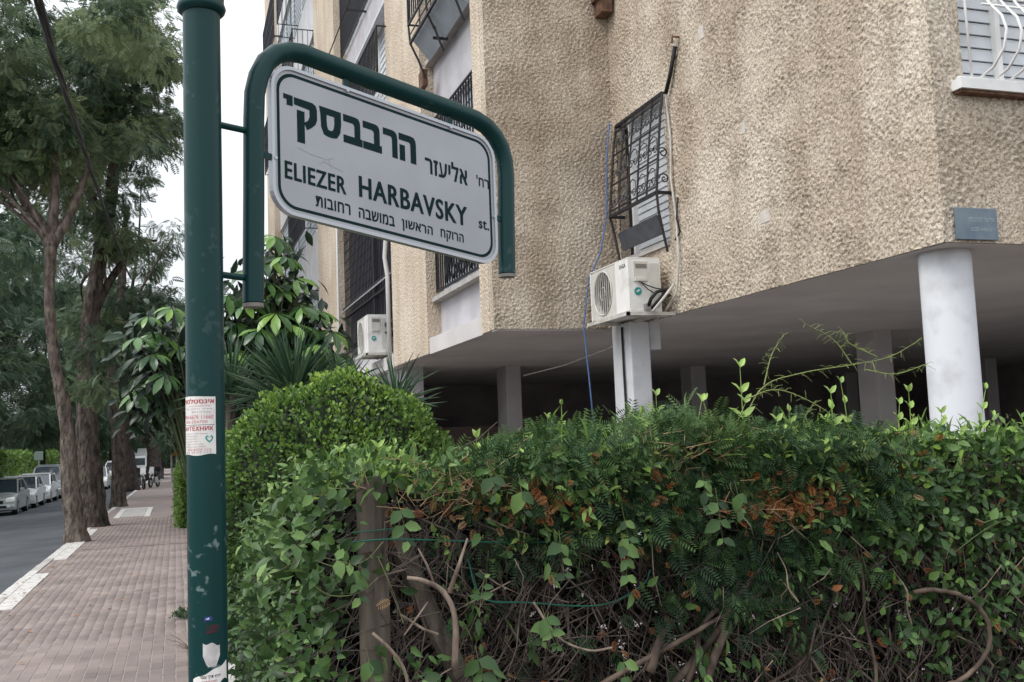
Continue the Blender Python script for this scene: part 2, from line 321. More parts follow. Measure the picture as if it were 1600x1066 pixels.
def fastmesh(name, V, F, m, parent=None, tint=None, kind=None, label=None, smooth=False):
    V = np.asarray(V, np.float32).reshape(-1, 3); F = np.asarray(F, np.int32); n = F.shape[1]
    me = bpy.data.meshes.new(name); me.vertices.add(len(V)); me.vertices.foreach_set('co', V.ravel())
    me.loops.add(F.size); me.loops.foreach_set('vertex_index', F.ravel())
    me.polygons.add(len(F)); me.polygons.foreach_set('loop_start', np.arange(0, F.size, n, dtype=np.int32))
    me.polygons.foreach_set('loop_total', np.full(len(F), n, np.int32))
    if smooth: me.polygons.foreach_set('use_smooth', np.ones(len(F), bool))
    me.update(calc_edges=True)
    if tint is not None:
        a = me.attributes.new('tint', 'FLOAT', 'POINT'); a.data.foreach_set('value', np.asarray(tint, np.float32))
    me.materials.append(m)
    o = link(bpy.data.objects.new(name, me), parent)
    return tag(o, label, kind=kind)

def scatter(TV, TF, pos, xa, ya, za, scale):
    """copies of a template: pos Nx3, axes Nx3 (x, y, z of the template), scale N or Nx3 -> V, F"""
    N = len(pos); TV = np.asarray(TV, float); TF = np.asarray(TF)
    sc = np.asarray(scale, float); sc = sc[:, None] * np.ones((1, 3)) if sc.ndim == 1 else sc
    V = (TV[None, :, 0, None] * (xa * sc[:, :1])[:, None, :] + TV[None, :, 1, None] * (ya * sc[:, 1:2])[:, None, :] + TV[None, :, 2, None] * (za * sc[:, 2:])[:, None, :]) + pos[:, None, :]
    F = TF[None] + (np.arange(N) * len(TV))[:, None, None]
    return V.reshape(-1, 3), F.reshape(-1, TF.shape[1])
def norm(a): return a / np.maximum(np.linalg.norm(a, axis=-1, keepdims=True), 1e-9)
def frames(ydir, hint):
    """leaf axes: y along ydir, z near hint"""
    y = norm(ydir); x = norm(np.cross(y, hint) + 1e-6); z = np.cross(x, y); return x, y, z
LEAF_V = np.array([(0, 0, 0), (-.30, .30, .07), (0, .32, 0), (.30, .30, .07), (-.24, .66, .04), (0, .68, -.03), (.24, .66, .04), (0, 1, -.12)])
LEAF_F = np.array([(0, 2, 1), (0, 3, 2), (1, 2, 5), (1, 5, 4), (2, 3, 6), (2, 6, 5), (4, 5, 7), (5, 6, 7)])
SMALL_V = np.array([(0, 0, 0), (-.28, .5, .05), (0, 1, -.05), (.28, .5, .05)])
SMALL_F = np.array([(0, 3, 2), (0, 2, 1)])
def frond(pairs=9, ll=0.24, lw=0.075, droop=0.3):
    V, F = [], []
    for i in range(pairs):
        t = 0.12 + 0.86 * i / pairs
        z = -droop * t * t; l = ll * (0.7 + 0.6 * math.sin(math.pi * min(1, t + .1)))
        for s in (-1, 1):
            b = len(V); m_ = (s * l * .5, t + l * .22); V += [(0, t, z), (s * l, t + l * 0.45, z - .06), (m_[0] + s * lw * .2, m_[1] - lw * .5, z - .02), (m_[0] - s * lw * .2, m_[1] + lw * .5, z - .02)]
            F += [(b, b + 2, b + 1), (b, b + 1, b + 3)]
    b = len(V); V += [(-.012, 0, 0), (.012, 0, 0), (0, 1, -droop)]; F.append((b, b + 1, b + 2))
    return np.array(V), np.array(F)

def rand_dirs(n):
    return norm(rng.normal(size=(n, 3)))

def text_mesh(s, fit, fn, name, m, parent, offset=0.0, label=None, lift=(-.15, -1, 0)):
    """writes s, scaled to fill fit=(u0, u1, v0, v1); fn(u, v) -> world point"""
    c = bpy.data.curves.new(name, 'FONT'); c.body = s; c.size = 1; c.offset = min(offset, .008); c.resolution_u = 3; c.space_character = 1 + offset * 2.2
    o = bpy.data.objects.new(name, c); COL.objects.link(o)
    dg = bpy.context.evaluated_depsgraph_get(); me = bpy.data.meshes.new_from_object(o.evaluated_get(dg))
    bpy.data.objects.remove(o); bpy.data.curves.remove(c)
    if not len(me.vertices): return None
    co = np.array([v.co[:] for v in me.vertices]); a0, a1, b0, b1 = co[:, 0].min(), co[:, 0].max(), co[:, 1].min(), co[:, 1].max()
    hgt = max(1e-6, b1 - b0); e = offset * .55; copies = [(0, 0)] if offset < .02 else [(-e, 0), (-e / 2, -e * .35), (0, e * .35), (e / 2, -e * .35), (e, 0), (0, 0)]
    F0 = [tuple(p.vertices) for p in me.polygons]; VV, FF_ = [], []
    for k, (ex, ey) in enumerate(copies):
        b_ = len(VV); FF_ += [tuple(i + b_ for i in f) for f in F0]
        for x_, y_, _z in co:
            u = fit[0] + (x_ + ex - a0 + e) / (a1 - a0 + 2 * e) * (fit[1] - fit[0]); w_ = fit[2] + (y_ + ey - b0) / hgt * (fit[3] - fit[2])
            p = Vector(fn(u, w_)); VV.append(tuple(p + Vector(lift) * (k * .00006)))
    bpy.data.meshes.remove(me); me = bpy.data.meshes.new(name); me.from_pydata(VV, [], FF_); me.materials.append(m)
    return tag(link(bpy.data.objects.new(name, me), parent), label)

# ================================================================== GROUND, ROAD, PAVEMENT
def gz(y): return 0.0 if y < 15 else -(y - 15) * 0.01
YS = [-12, 0, 5, 8, 15, 22, 30, 40, 50, 62, 80, 100, 130, 180, 260, 400]
def strip(name, x0, x1, dz0, dz1, m, kind='structure', ys=YS, parent=None, n=1):
    V, F = [], []
    for y in ys:
        for i in range(n + 1):
            t = i / n; V.append((x0 + (x1 - x0) * t, y, gz(y) + dz0 + (dz1 - dz0) * t))
    for k in range(len(ys) - 1):
        for i in range(n): a = k * (n + 1) + i; F.append((a, a + 1, a + n + 2, a + n + 1))
    mb = MB(); mb.v, mb.f = V, F
    return mb.build(name, m, parent, kind=kind)
strip('ground', -400, 400, -1.2, -1.2, M['ground'], ys=[-60, 0, 60, 400, 900])
strip('garden_ground', 0.32, 60, -0.02, -0.02, M['soil'], ys=YS)
strip('road', -9.0, -2.18, -0.44, -0.15, M['asphalt'])
strip('far_pavement', -13, -9.0, -0.30, -0.30, M['pavement'])
strip('verge', -60, -13, -0.32, -0.32, M['soil'])
pav = strip('sidewalk', -2.02, 0.32, 0.0008, 0.0008, M['brick_bed'])
# pavers: the nearest 300 one by one, the further ones joined
def paver_template(L_=0.195, W_=0.0945, H_=0.05):
    m = MB(); a, b, c = W_ / 2, L_ / 2, 0.004
    m.poly([(-a, -b, -H_), (a, -b, -H_), (a, b, -H_), (-a, b, -H_), (-a, -b, -c), (a, -b, -c), (a, b, -c), (-a, b, -c), (-a + c, -b + c, 0), (a - c, -b + c, 0), (a - c, b - c, 0), (-a + c, b - c, 0)],
           [(0, 1, 5, 4), (1, 2, 6, 5), (2, 3, 7, 6), (3, 0, 4, 7), (4, 5, 9, 8), (5, 6, 10, 9), (6, 7, 11, 10), (7, 4, 8, 11), (8, 9, 10, 11)])
    return m
pt = paver_template(); pme = bpy.data.meshes.new('brick'); pme.from_pydata(pt.v, [], pt.f); pme.materials.append(M['paver'])
cells = []
for c in range(23):
    x = -1.965 + c * 0.1
    for r_ in range(0, 115):
        y = 8.1 + r_ * 0.2 + (0.1 if c % 2 else 0)
        cells.append((y, x))
cells.sort()
near = cells[:300]; farc = cells[300:]
for (y, x) in near:
    o = link(bpy.data.objects.new('brick', pme), pav); o.location = (x, y, gz(y) + 0.004 + random.uniform(-.0018, .0018)); o.rotation_euler = (random.uniform(-.008, .008), random.uniform(-.012, .012), random.uniform(-.012, .012))
fp = np.array([(x, y, gz(y) + 0.004 + random.uniform(-.002, .002)) for y, x in farc])
N = len(fp); a = rng.normal(0, 0.01, N); xa = np.stack([np.cos(a), np.sin(a), rng.normal(0, .01, N)], 1); ya = np.stack([-np.sin(a), np.cos(a), rng.normal(0, .006, N)], 1); za = np.cross(xa, ya)
V, F = scatter(pt.v, pt.f, fp, xa, ya, za, np.ones(N))
fastmesh('brick_field', V, F, M['paver'], pav, tint=np.repeat(rng.random(N), len(pt.v)), kind='stuff')
strip('paver_strip_far', -2.02, 0.32, 0.002, 0.002, M['pavement'], ys=[31, 40, 50, 62, 80, 100, 130, 180, 260], parent=pav)
strip('paver_strip_near', -2.02, 0.32, 0.002, 0.002, M['pavement'], ys=[-12, 0, 5, 8.0], parent=pav)
MB().box(-1.7, .32, 20.95, 21.12, gz(21) - .02, gz(21) + .012).build('drain_channel', M['brick_bed_dark'], pav)
# kerb stones
kerb = tag(bpy.data.objects.new('kerb', None), kind='structure'); COL.objects.link(kerb)
y = 7.5; k = 0
while y < 110:
    L_ = 0.96
    white = (14.0 < y < 16.8) or (19.3 < y < 23.0) or (24 < y < 27.5) or (k % 5 == 0 and y > 30)
    m = MB().box(-2.17 + random.uniform(-.004, .004), -2.03, y, y + L_, gz(y) - 0.22, gz(y) + 0.006 + random.uniform(0, .004))
    m.build('kerb_stone', M['kerb_white'] if white else M['kerb'], kerb, bevel=0.012 if y < 40 else 0)
    y += 1.0; k += 1
# a pale band of edge stones beside the kerb, painted
for y0, y1, w_ in ((13.2, 16.9, .20), (19.2, 23.0, .22), (25.0, 27.0, .2)):
    yy = y0
    while yy < y1:
        MB().box(-2.02, -2.02 + w_, yy, min(yy + .97, y1), gz(yy) - 0.02, gz(yy) + 0.012).build('edge_stone', M['kerb_white'], kerb, bevel=0.004); yy += 1.0
# a framed inspection cover let into the pavement
ic = empty('pavement_cover', (-1.25, 33.5, gz(33.5) + 0.004), 'pale framed rectangular cover set flush in the red pavement behind the trees', 'manhole cover')
m = MB(); m.box(-.5, .5, -3.3, -2.9, -.03, .016); m.box(-.5, .5, 2.9, 3.3, -.03, .016); m.box(-.5, -.34, -2.9, 2.9, -.03, .014); m.box(.34, .5, -2.9, 2.9, -.03, .014); m.build('frame', M['kerb_white'], ic)
MB().box(-.33, .33, -2.88, 2.88, -.03, .010).build('cover', M['kerb'], ic)

# ================================================================== BUILDING
B = empty('apartment_building', (3.15, 9.93, 0), 'rough beige stucco apartment block raised on columns behind the hedge', 'building')
def bp(name, mb, m, parent=None, **k):
    o = mb.build(name, m, None, **k); o.parent = parent or B
    o.matrix_parent_inverse = Matrix.Translation(-Vector(B.location)) if parent is None else parent.matrix_basis.inverted() @ Matrix()
    return o
# (children are modelled in world coordinates; the parent inverse cancels the building's own position)
def sub(name, mb, m, parent, **k):
    o = mb.build(name, m, parent, **k); return o

def blobs(nx, nz, cell, wl=0.034, seed=0):
    r = np.random.default_rng(seed)
    a = r.normal(size=(nz, nx)); fx = np.fft.fftfreq(nx, cell); fz = np.fft.fftfreq(nz, cell)
    K = np.sqrt((fx[None, :] * 1.25) ** 2 + (fz[:, None] * .8) ** 2); k0 = 1 / wl
    H_ = np.exp(-((K - k0 * .8) / (k0 * .45)) ** 2); b = np.real(np.fft.ifft2(np.fft.fft2(a) * H_)); b /= b.std()
    lo = np.real(np.fft.ifft2(np.fft.fft2(r.normal(size=(nz, nx))) * np.exp(-(K / 2.5) ** 2))); lo /= lo.std()
    amp = np.clip(1 + 0.35 * lo, .4, 1.8)
    return np.clip(b, -1.1, 1.6) * amp * 0.0052 + lo * 0.002
def stucco_sheet(axis, const, u0, u1, z0, z1, cell, hole=None, seed=0, out=-1, patches=()):
    nx = int((u1 - u0) / cell) + 1; nz = int((z1 - z0) / cell) + 1
    us = np.linspace(u0, u1, nx); zs = np.linspace(z0, z1, nz); h = blobs(nx, nz, cell, seed=seed) + 0.010
    for (pu, pz, wu, wz) in patches:
        mk = (np.abs(us[None, :] - pu) < wu) & (np.abs(zs[:, None] - pz) < wz); h = np.where(mk, 0.004 + h * .15, h)
    U_, Z_ = np.meshgrid(us, zs)
    V = np.stack([const + out * h, U_, Z_], -1) if axis == 'X' else np.stack([U_, const + out * h, Z_], -1)
    idx = np.arange(nx * nz).reshape(nz, nx); F = np.stack([idx[:-1, :-1], idx[:-1, 1:], idx[1:, 1:], idx[1:, :-1]], -1)
    if hole:
        uc = (us[:-1] + us[1:]) / 2; zc = (zs[:-1] + zs[1:]) / 2
        mk = ~((uc[None, :] > hole[0]) & (uc[None, :] < hole[1]) & (zc[:, None] > hole[2]) & (zc[:, None] < hole[3])); F = F[mk]
    else: F = F.reshape(-1, 4)
    if axis == 'X': F = F[:, ::-1]
    o = fastmesh('wall_render', V.reshape(-1, 3), F.reshape(-1, 4), M['stucco'], None, smooth=True)
    o.parent = B; o.matrix_parent_inverse = Matrix.Translation(-Vector(B.location)); return o

TOP = 18.5
HW = (8.70, 9.84, 3.58, 5.12)   # the hole of the window in the side wall: y0 y1 z0 z1
CELL = 0.0125
stucco_sheet('X', 4.6, 5.055, 9.93, 2.9, 6.6, CELL, HW, 1, -1, [(7.05, 3.50, .16, .07), (7.3, 4.32, .12, .08), (7.9, 5.4, .10, .10), (6.3, 4.55, .07, .06)])
stucco_sheet('Y', 9.93, 3.14, 4.6, 2.9, 7.2, CELL, None, 2, -1)
stucco_sheet('Y', 5.07, 4.585, 6.3, 2.9, 5.6, CELL, (4.76, 6.4, 3.93, 5.5), 3, -1)
w1 = MB(); y0, y1, z0, z1 = HW
w1.box(4.604, 4.85, 5.074, y0, 2.901, TOP); w1.box(4.604, 4.85, y1, 9.925, 2.901, TOP); w1.box(4.604, 4.85, y0, y1, 2.901, z0); w1.box(4.604, 4.85, y0, y1, z1, TOP)
bp('wall', w1, M['stucco'])
bp('wall', MB().box(3.154, 4.85, 9.934, 10.1, 2.901, TOP), M['stucco'])
w3 = MB(); w3.box(4.85, 9.0, 5.074, 5.25, 2.901, 3.93); w3.box(4.606, 4.76, 5.076, 5.25, 3.93, 5.5); w3.box(4.85, 9.0, 5.074, 5.25, 5.5, TOP); w3.box(6.4, 9.0, 5.074, 5.25, 3.93, 5.5)
bp('wall', w3, M['stucco'])
for (py, pz, wy, wz) in [(7.05, 3.50, .07, .05), (7.3, 4.32, .035, .05), (7.9, 5.4, .05, .06)]:
    bp('render_patch', MB().box(4.590, 4.603, py - wy, py + wy, pz - wz, pz + wz), M['patch'])
# slab over the open ground floor
bp('slab', MB().box(4.612, 22, 5.084, 10.09, 2.893, 3.1), M['ceiling'])
bp('slab', MB().box(3.17, 22, 10.105, 36, 2.894, 3.1), M['ceiling'])
bp('slab_edge', MB().box(3.165, 4.59, 9.94, 10.09, 2.885, 2.9), M['ceiling'])
bp('roof', MB().box(3.2, 22, 5.3, 36, TOP - .3, TOP), M['ceiling'])

# columns
def col_box(x, y, w_, d, m): bp('column', MB().box(x, x + w_, y, y + d, -0.3, 2.903), m, bevel=0.012)
col_box(4.39, 9.3, .22, .45, M['column'])
col_box(4.98, 15.2, .25, .5, M['column_grey'])
col_box(8.07, 10.2, .26, .36, M['column_grey'])
col_box(8.7, 16, .3, .4, M['column_grey'])
col_box(14.6, 15.3, .26, .4, M['column_grey'])
col_box(14.2, 19, .3, .4, M['column_grey'])
col_box(8.6, 5.6, .3, .4, M['column'])
cm = MB(); cm.tube([(4.845, 5.36, -.3), (4.845, 5.36, 2.86), (4.845, 5.36, 2.893)], [.165, .165, .158], 40)
smooth_by_angle(bp('column', cm, M['column']), 40)
bp('ground_floor', MB().box(3.2, 16.9, 4.6, 20.9, -.25, .02), M['floor_tile'])
# dark lobby at the back of the open floor and a boundary wall beyond
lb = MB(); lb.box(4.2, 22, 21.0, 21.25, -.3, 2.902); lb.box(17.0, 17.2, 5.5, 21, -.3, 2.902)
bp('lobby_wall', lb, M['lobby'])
lb2 = MB(); lb2.box(6.6, 7.3, 20.9, 20.97, -.3, 2.2); bp('lobby_door', lb2, M['lobby_pink'])
lb3 = MB(); lb3.box(10.3, 11.1, 20.9, 20.97, -.3, 2.45); bp('lobby_door', lb3, M['column_grey'])
bp('low_wall', MB().box(3.2, 6.4, 19.8, 19.95, -.3, 2.0), M['lobby_pink'])

# --- left facade: piers and recessed bays
def pier(ya, yb, z0=2.9):
    bp('pier', MB().box(3.15, 3.62, ya, yb, z0, TOP), M['stucco_far'])
pier(10.101, 10.42); pier(12.85, 15.05); pier(20.2, 23.2, 1.5); pier(33.5, 36, -.3)
def slats(parent, x, ya, yb, za, zb, step, m, tilt=0.012, t=0.006):
    z = za
    while z < zb - 0.001:
        mb = MB(); h = min(step, zb - z); mb.poly([(x - tilt, ya, z), (x - tilt, yb, z), (x, yb, z + h), (x, ya, z + h), (x - tilt + t, ya, z), (x - tilt + t, yb, z), (x + t, yb, z + h), (x + t, ya, z + h)],
                [(0, 1, 2, 3), (7, 6, 5, 4), (0, 4, 5, 1), (3, 2, 6, 7)])
        sub('slat', mb, m, parent); z += step
def bay(ya, yb, za, zb, m=None): bp('bay_panel', MB().box(3.335, 3.60, ya, yb, za, zb), m or M['render_grey'])
def window_bay(ya, yb, za, zb, slat_m, step=0.11, x=3.42, n_mull=2):
    wn = bp('window', MB().box(x + .012, x + .03, ya, yb, za, zb), M['dark_gap'])
    wn.parent = None; wn.parent = B; wn.matrix_parent_inverse = Matrix.Translation(-Vector(B.location))
    slats(wn, x, ya + .04, yb - .04, za + .03, zb - .03, step, slat_m)
    fr = MB(); fr.box(x - .03, x + .01, ya, ya + .04, za, zb); fr.box(x - .03, x + .01, yb - .04, yb, za, zb)
    fr.box(x - .03, x + .01, ya + .04, yb - .04, zb - .03, zb)
    for i in range(1, n_mull): yy = ya + (yb - ya) * i / n_mull; fr.box(x - .035, x + .01, yy - .02, yy + .02, za, zb - .03)
    sub('frame', fr, M['white_metal'], wn)
    return wn
def sill(ya, yb, z, x0=3.22, m=None):
    bp('sill', MB().box(x0, 3.42, ya, yb, z - .06, z), m or M['kerb'])
# bay 1 (between corner strip and first pier)
for k in range(5):
    zb_ = 2.9 + 3.2 * k
    bay(10.42, 12.85, zb_ + (0.0 if k == 0 else -0.07), zb_ + .67)
    bay(10.42, 12.85, zb_ + .67, zb_ + .70)
    sill(10.425, 12.845, zb_ + .74)
    window_bay(10.43, 12.84, zb_ + .74, zb_ + 3.13, M['shutter_blue'] if k else M['shutter_blue'])
# bay 2
bay(15.05, 20.2, 2.9, 3.45)
bay(15.05, 20.2, 6.3, 6.95); bay(15.05, 20.2, 8.79, 9.6); bay(15.05, 20.2, 12.0, 12.8); bay(15.05, 20.2, 15.2, 16)
window_bay(15.06, 20.19, 6.95, 8.79, M['shutter'], .12, n_mull=3)
window_bay(15.06, 20.19, 9.6, 12.0, M['shutter'], .12, n_mull=3)
window_bay(15.06, 20.19, 12.8, 15.2, M['shutter'], .12, n_mull=3)
bp('bay_panel', MB().box(3.34, 3.6, 15.06, 20.19, 1.9, 2.895), M['render_grey'])
# bay 3
for k in range(5):
    zb_ = 2.9 + 3.2 * k
    bay(23.2, 33.5, zb_ - .5, zb_ + .9, M['render_pale'])
    window_bay(23.21, 33.49, zb_ + .9, zb_ + 2.7, M['shutter_blue'], .16, n_mull=5)
bay(23.2, 33.5, -.3, 2.4)
bay(15.05, 20.2, -.3, 1.9); bp('pier', MB().box(3.16, 3.6, 20.2, 23.2, -.3, 1.5), M['stucco_far'])

# --- iron grilles
def grille(parent_name, label_m, ya, yb, za, zb, x, every, horiz, w_=.014, side=True, xw=3.40):
    g = MB(); n = max(1, int(round((yb - ya) / every)))
    f = bp(parent_name, MB().box(x - .012, x + .012, ya, yb, za - .02, za + .005).box(x - .012, x + .012, ya, yb, zb - .012, zb + .012).box(x - .013, x + .013, ya, ya + .03, za, zb).box(x - .013, x + .013, yb - .03, yb, za, zb), label_m)
    for i in range(1, n):
        yy = ya + (yb - ya) * i / n; sub('bar', MB().box(x - w_ / 2, x + w_ / 2, yy - w_ / 2, yy + w_ / 2, za, zb), label_m, f)
    for z in horiz: sub('rail', MB().box(x - .01, x + .01, ya, yb, z - .012, z + .012), label_m, f)
    if side:
        for ys_ in (ya, yb):
            s = MB()
            for z in (za, zb): s.bar((x, ys_, z), (xw, ys_, z), .02)
            k = max(2, int((xw - x) / .12))
            for i in range(1, k): xx = x + (xw - x) * i / k; s.bar((xx, ys_, za), (xx, ys_, zb), .012)
            sub('side_frame', s, label_m, f)
    return f
# bay 1, first floor: fixed grille behind the sign, diagonal lattice part
g1 = grille('window_grille', M['black_iron'], 10.45, 12.8, 3.72, 6.0, 3.28, .11, [4.3, 4.9, 5.5], .016, False)
lat = MB()
for i in range(-6, 14):
    y_ = 10.5 + i * .16
    for sgn in (1, -1):
        p = [(max(10.5, min(12.1, y_ + (0 if sgn > 0 else 1.2))), 0)]
    lat.bar((3.265, max(10.5, min(12.3, y_)), 3.75), (3.265, max(10.5, min(12.3, y_ + 1.1)), 4.85), .014); lat.bar((3.262, max(10.5, min(12.3, y_ + 1.1)), 3.75), (3.262, max(10.5, min(12.3, y_)), 4.85), .014)
sub('lattice', lat, M['black_iron'], g1)
# bay 1, second floor: boxed grille standing out from the wall
g2 = grille('window_grille', M['black_iron'], 10.62, 12.5, 7.2, 8.6, 2.93, .11, [7.9], .016, True)
s = MB()
for yy in (10.62, 11.55, 12.5):
    s.tube([(2.93, yy, 7.2), (2.95, yy, 6.95), (3.05, yy, 6.74), (3.14, yy, 6.5)], .014, 6)
s.bar((2.95, 10.62, 6.95), (2.95, 12.5, 6.95), .03); s.bar((2.94, 10.62, 7.05), (2.94, 12.5, 7.05), .012)
s.bar((2.99, 10.64, 6.83), (3.2, 10.64, 6.83), .03); s.bar((3.05, 11.7, 6.72), (3.24, 11.7, 6.72), .03); s.bar((3.05, 11.7, 6.86), (3.24, 11.7, 6.86), .03)
sub('bracket', s, M['black_iron'], g2)
sub('shelf_board', MB().poly([(2.98, 10.64, 6.98), (2.98, 12.48, 6.98), (3.20, 12.48, 6.72), (3.20, 10.64, 6.72), (2.99, 10.64, 7.0), (2.99, 12.48, 7.0), (3.21, 12.48, 6.74), (3.21, 10.64, 6.74)], [(0, 1, 2, 3), (7, 6, 5, 4), (0, 4, 5, 1), (2, 6, 7, 3), (1, 5, 6, 2), (0, 3, 7, 4)]), M['shutter_blue'], g2)
bp('drip_spout', MB().box(3.10, 3.17, 12.5, 12.72, 6.40, 6.62), M['rust'])
# bay 2: the dark screen behind bars on the first floor
sc_ = bp('screen', MB().box(3.36, 3.38, 15.08, 20.17, 3.46, 6.3), M['screen'])
for z, hh in ((4.40, .05), (4.22, .035), (3.62, .05), (3.50, .03)): sub('rail', MB().box(3.20, 3.25, 15.1, 20.15, z, z + hh), M['black_iron'], sc_)
for i in range(34):
    yy = 15.15 + i * .148; sub('bar', MB().box(3.235, 3.25, yy, yy + .016, 3.5, 6.28), M['black_iron'], sc_)
for i in range(9): sub('rail', MB().box(3.25, 3.262, 16.9, 20.15, 4.6 + i * .19, 4.615 + i * .19), M['wire'], sc_)
sub('mullion', MB().box(3.22, 3.30, 16.85, 16.95, 3.5, 6.28), M['black_iron'], sc_)
sub('curtain_rod', MB().tube([(3.17, 15.1, 4.36), (3.17, 20.1, 4.36)], .012, 6), M['pipe_white'], sc_)
# bay 2 upper floors: railings
grille('balcony_railing', M['black_iron'], 14.95, 17.6, 7.25, 8.2, 3.0, .12, [], .018, True, 3.34)
grille('balcony_railing', M['black_iron'], 15.1, 20.1, 9.62, 10.9, 3.28, .10, [], .02, True, 3.34)
sub('drying_pole', MB().tube([(2.98, 15.0, 9.56), (2.98, 20.0, 9.56)], .012, 6), M['wire'], bp('rail_bracket', MB().box(2.96, 3.34, 17.5, 17.53, 9.53, 9.56), M['wire']))
bp('window_head', MB().box(3.20, 3.36, 15.06, 20.19, 8.75, 8.80), M['column'])
# bay 3: boxed angular grilles
for z in (10.3, 13.4):
    for ya in (24.0, 28.5):
        grille('window_grille', M['black_iron'], ya, ya + 3.6, z, z + 1.5, 2.75, .22, [z + .5, z + 1.0], .02, True, 3.36)
grille('window_grille', M['black_iron'], 24.0, 27.5, 6.9, 8.3, 2.95, .2, [7.4, 7.8], .02, True, 3.36)
grille('window_grille', M['black_iron'], 24.0, 27.5, 3.8, 5.4, 2.95, .2, [4.4, 4.8], .02, True, 3.36)
# down pipe on the first pier, small pipe stubs
bp('down_pipe', MB().tube([(3.10, 15.12, 2.6), (3.10, 15.12, 4.3), (3.07, 15.15, 4.6), (3.10, 15.12, 5.0), (3.10, 15.12, 6.4), (3.18, 15.12, 6.5)], .035, 10), M['pipe_white'], smooth=True)
bp('down_pipe', MB().tube([(3.11, 20.1, 1.0), (3.11, 20.1, 7)], .022, 10), M['pipe_white'], smooth=True)
bp('pipe_stub', MB().tube([(3.05, 13.6, 5.62), (3.16, 13.6, 5.62)], .035, 8), M['rust'])
bp('drain_spout', MB().box(4.44, 4.56, 9.7, 9.925, 6.36, 6.52).box(4.40, 4.60, 9.68, 9.92, 6.52, 6.6), M['rust'])

# --- side wall window with shutters (recessed) 
wn = bp('window', MB().box(4.74, 4.76, HW[0], HW[1], HW[2], HW[3]), M['dark_gap'])
slats(wn, 4.70, HW[0] + .05, HW[1] - .26, HW[2] + .05, HW[3] - .04, .075, M['shutter'], .012)
fr = MB(); fr.box(4.66, 4.72, HW[0] + .005, HW[0] + .05, HW[2], HW[3]); fr.box(4.64, 4.72, HW[1] - .26, HW[1] - .21, HW[2], HW[3]); fr.box(4.66, 4.72, HW[0] + .05, HW[1] - .005, HW[3] - .04, HW[3])
sub('frame', fr, M['white_metal'], wn)
sub('pane', MB().box(4.70, 4.72, HW[1] - .21, HW[1] - .005, HW[2] + .02, HW[3] - .02), M['dark_gap'], wn)
bp('sill', MB().box(4.56, 4.72, HW[0] + .01, HW[1] - .01, HW[2] + .002, HW[2] + .05), M['kerb'])
# its iron grille with scrolls
gx0, gx1 = 4.55, 4.43           # front plane leans out towards the bottom
GY0, GY1, GZ0, GZ1 = 8.63, 9.74, 4.08, 5.08
def gp(y, z, dx=0): t = (GZ1 - z) / (GZ1 - GZ0); return Vector((gx0 + (gx1 - gx0) * min(1, t ** .8 if t > 0 else 0) + dx, y, z))
ig = MB()
for (za, zb) in ((GZ0, GZ0),): pass
ig.bar(gp(GY0, GZ0), gp(GY1, GZ0), .035, .03); ig.bar(gp(GY0, GZ1), gp(GY1, GZ1), .028); ig.bar(gp(GY0, GZ0 + .06), gp(GY1, GZ0 + .06), .014); ig.bar(gp(GY0, GZ1 - .07), gp(GY1, GZ1 - .07), .014)
for yy in (GY0, GY1): ig.tube([gp(yy, GZ1 - (GZ1 - GZ0) * t) for t in (0, .2, .4, .6, .8, 1)], .013, 6)
ig.bar(gp(GY0, GZ0), (4.60, GY0, GZ0), .03); ig.bar(gp(GY1, GZ0), (4.60, GY1, GZ0), .03); ig.bar(gp(GY0, GZ1), (4.62, GY0, GZ1), .02); ig.bar(gp(GY1, GZ1), (4.62, GY1, GZ1), .02)
igo = bp('window_grille', ig, M['black_iron'])
NB = 5
for i in range(1, NB):
    yy = GY0 + (GY1 - GY0) * i / NB; sub('bar', MB().tube([gp(yy, GZ0), gp(yy, (GZ0 + GZ1) / 2), gp(yy, GZ1)], .010, 6), M['black_iron'], igo)
for z in (4.42, 4.75): sub('rail', MB().bar(gp(GY0, z), gp(GY1, z), .014), M['black_iron'], igo)
def scroll(cy, cz_, r, s1, s2, plane='F', turns=1.35):
    pts = []
    for i in range(22):
        t = i / 21; a = 2 * math.pi * turns * t; rr = r * (1 - .78 * t)
        pts.append((cy + s1 * rr * math.cos(a), cz_ + s2 * rr * math.sin(a)))
    return pts
for i in range(NB):
    ya = GY0 + (GY1 - GY0) * i / NB; wd = (GY1 - GY0) / NB; yc = ya + wd / 2
    for z in (4.20, 4.52, 4.86):
        for s1 in (-1, 1):
            m_ = MB(); c1 = [gp(y_, z_, -.008) for y_, z_ in scroll(yc + s1 * wd * .22, z, wd * .22, -s1, 1)]; m_.tube(c1, .0055, 4)
            m_.tube([gp(yc + s1 * wd * .44, z, -.008), gp(yc + s1 * wd * .30, z + .12, -.008), gp(yc, z + .15, -.008)], .006, 4)
            sub('scroll', m_, M['black_iron'], igo)
for z in (4.22, 4.48):
    m_ = MB(); m_.tube([(4.52 + (y_ - 0) , GY0, z_) for y_, z_ in scroll(0, z, .055, -1, 1)], .007, 5); sub('scroll', m_, M['black_iron'], igo)
sub('leg', MB().tube([gp(GY0, GZ0), (4.44, 8.63, 3.9), (4.52, 8.64, 3.5)], .013, 6), M['black_iron'], igo)
sub('leg', MB().tube([gp(GY1, GZ0), (4.47, 9.74, 3.9), (4.52, 9.7, 3.5)], .013, 6), M['black_iron'], igo)
bp('drip_board', MB().poly([(4.44, 8.68, 3.87), (4.44, 9.6, 3.87), (4.50, 9.6, 3.69), (4.50, 8.68, 3.69), (4.46, 8.68, 3.87), (4.46, 9.6, 3.87), (4.52, 9.6, 3.69), (4.52, 8.68, 3.69)], [(0, 1, 2, 3), (7, 6, 5, 4), (0, 4, 5, 1), (2, 6, 7, 3), (1, 5, 6, 2), (0, 3, 7, 4)]), M['board'])

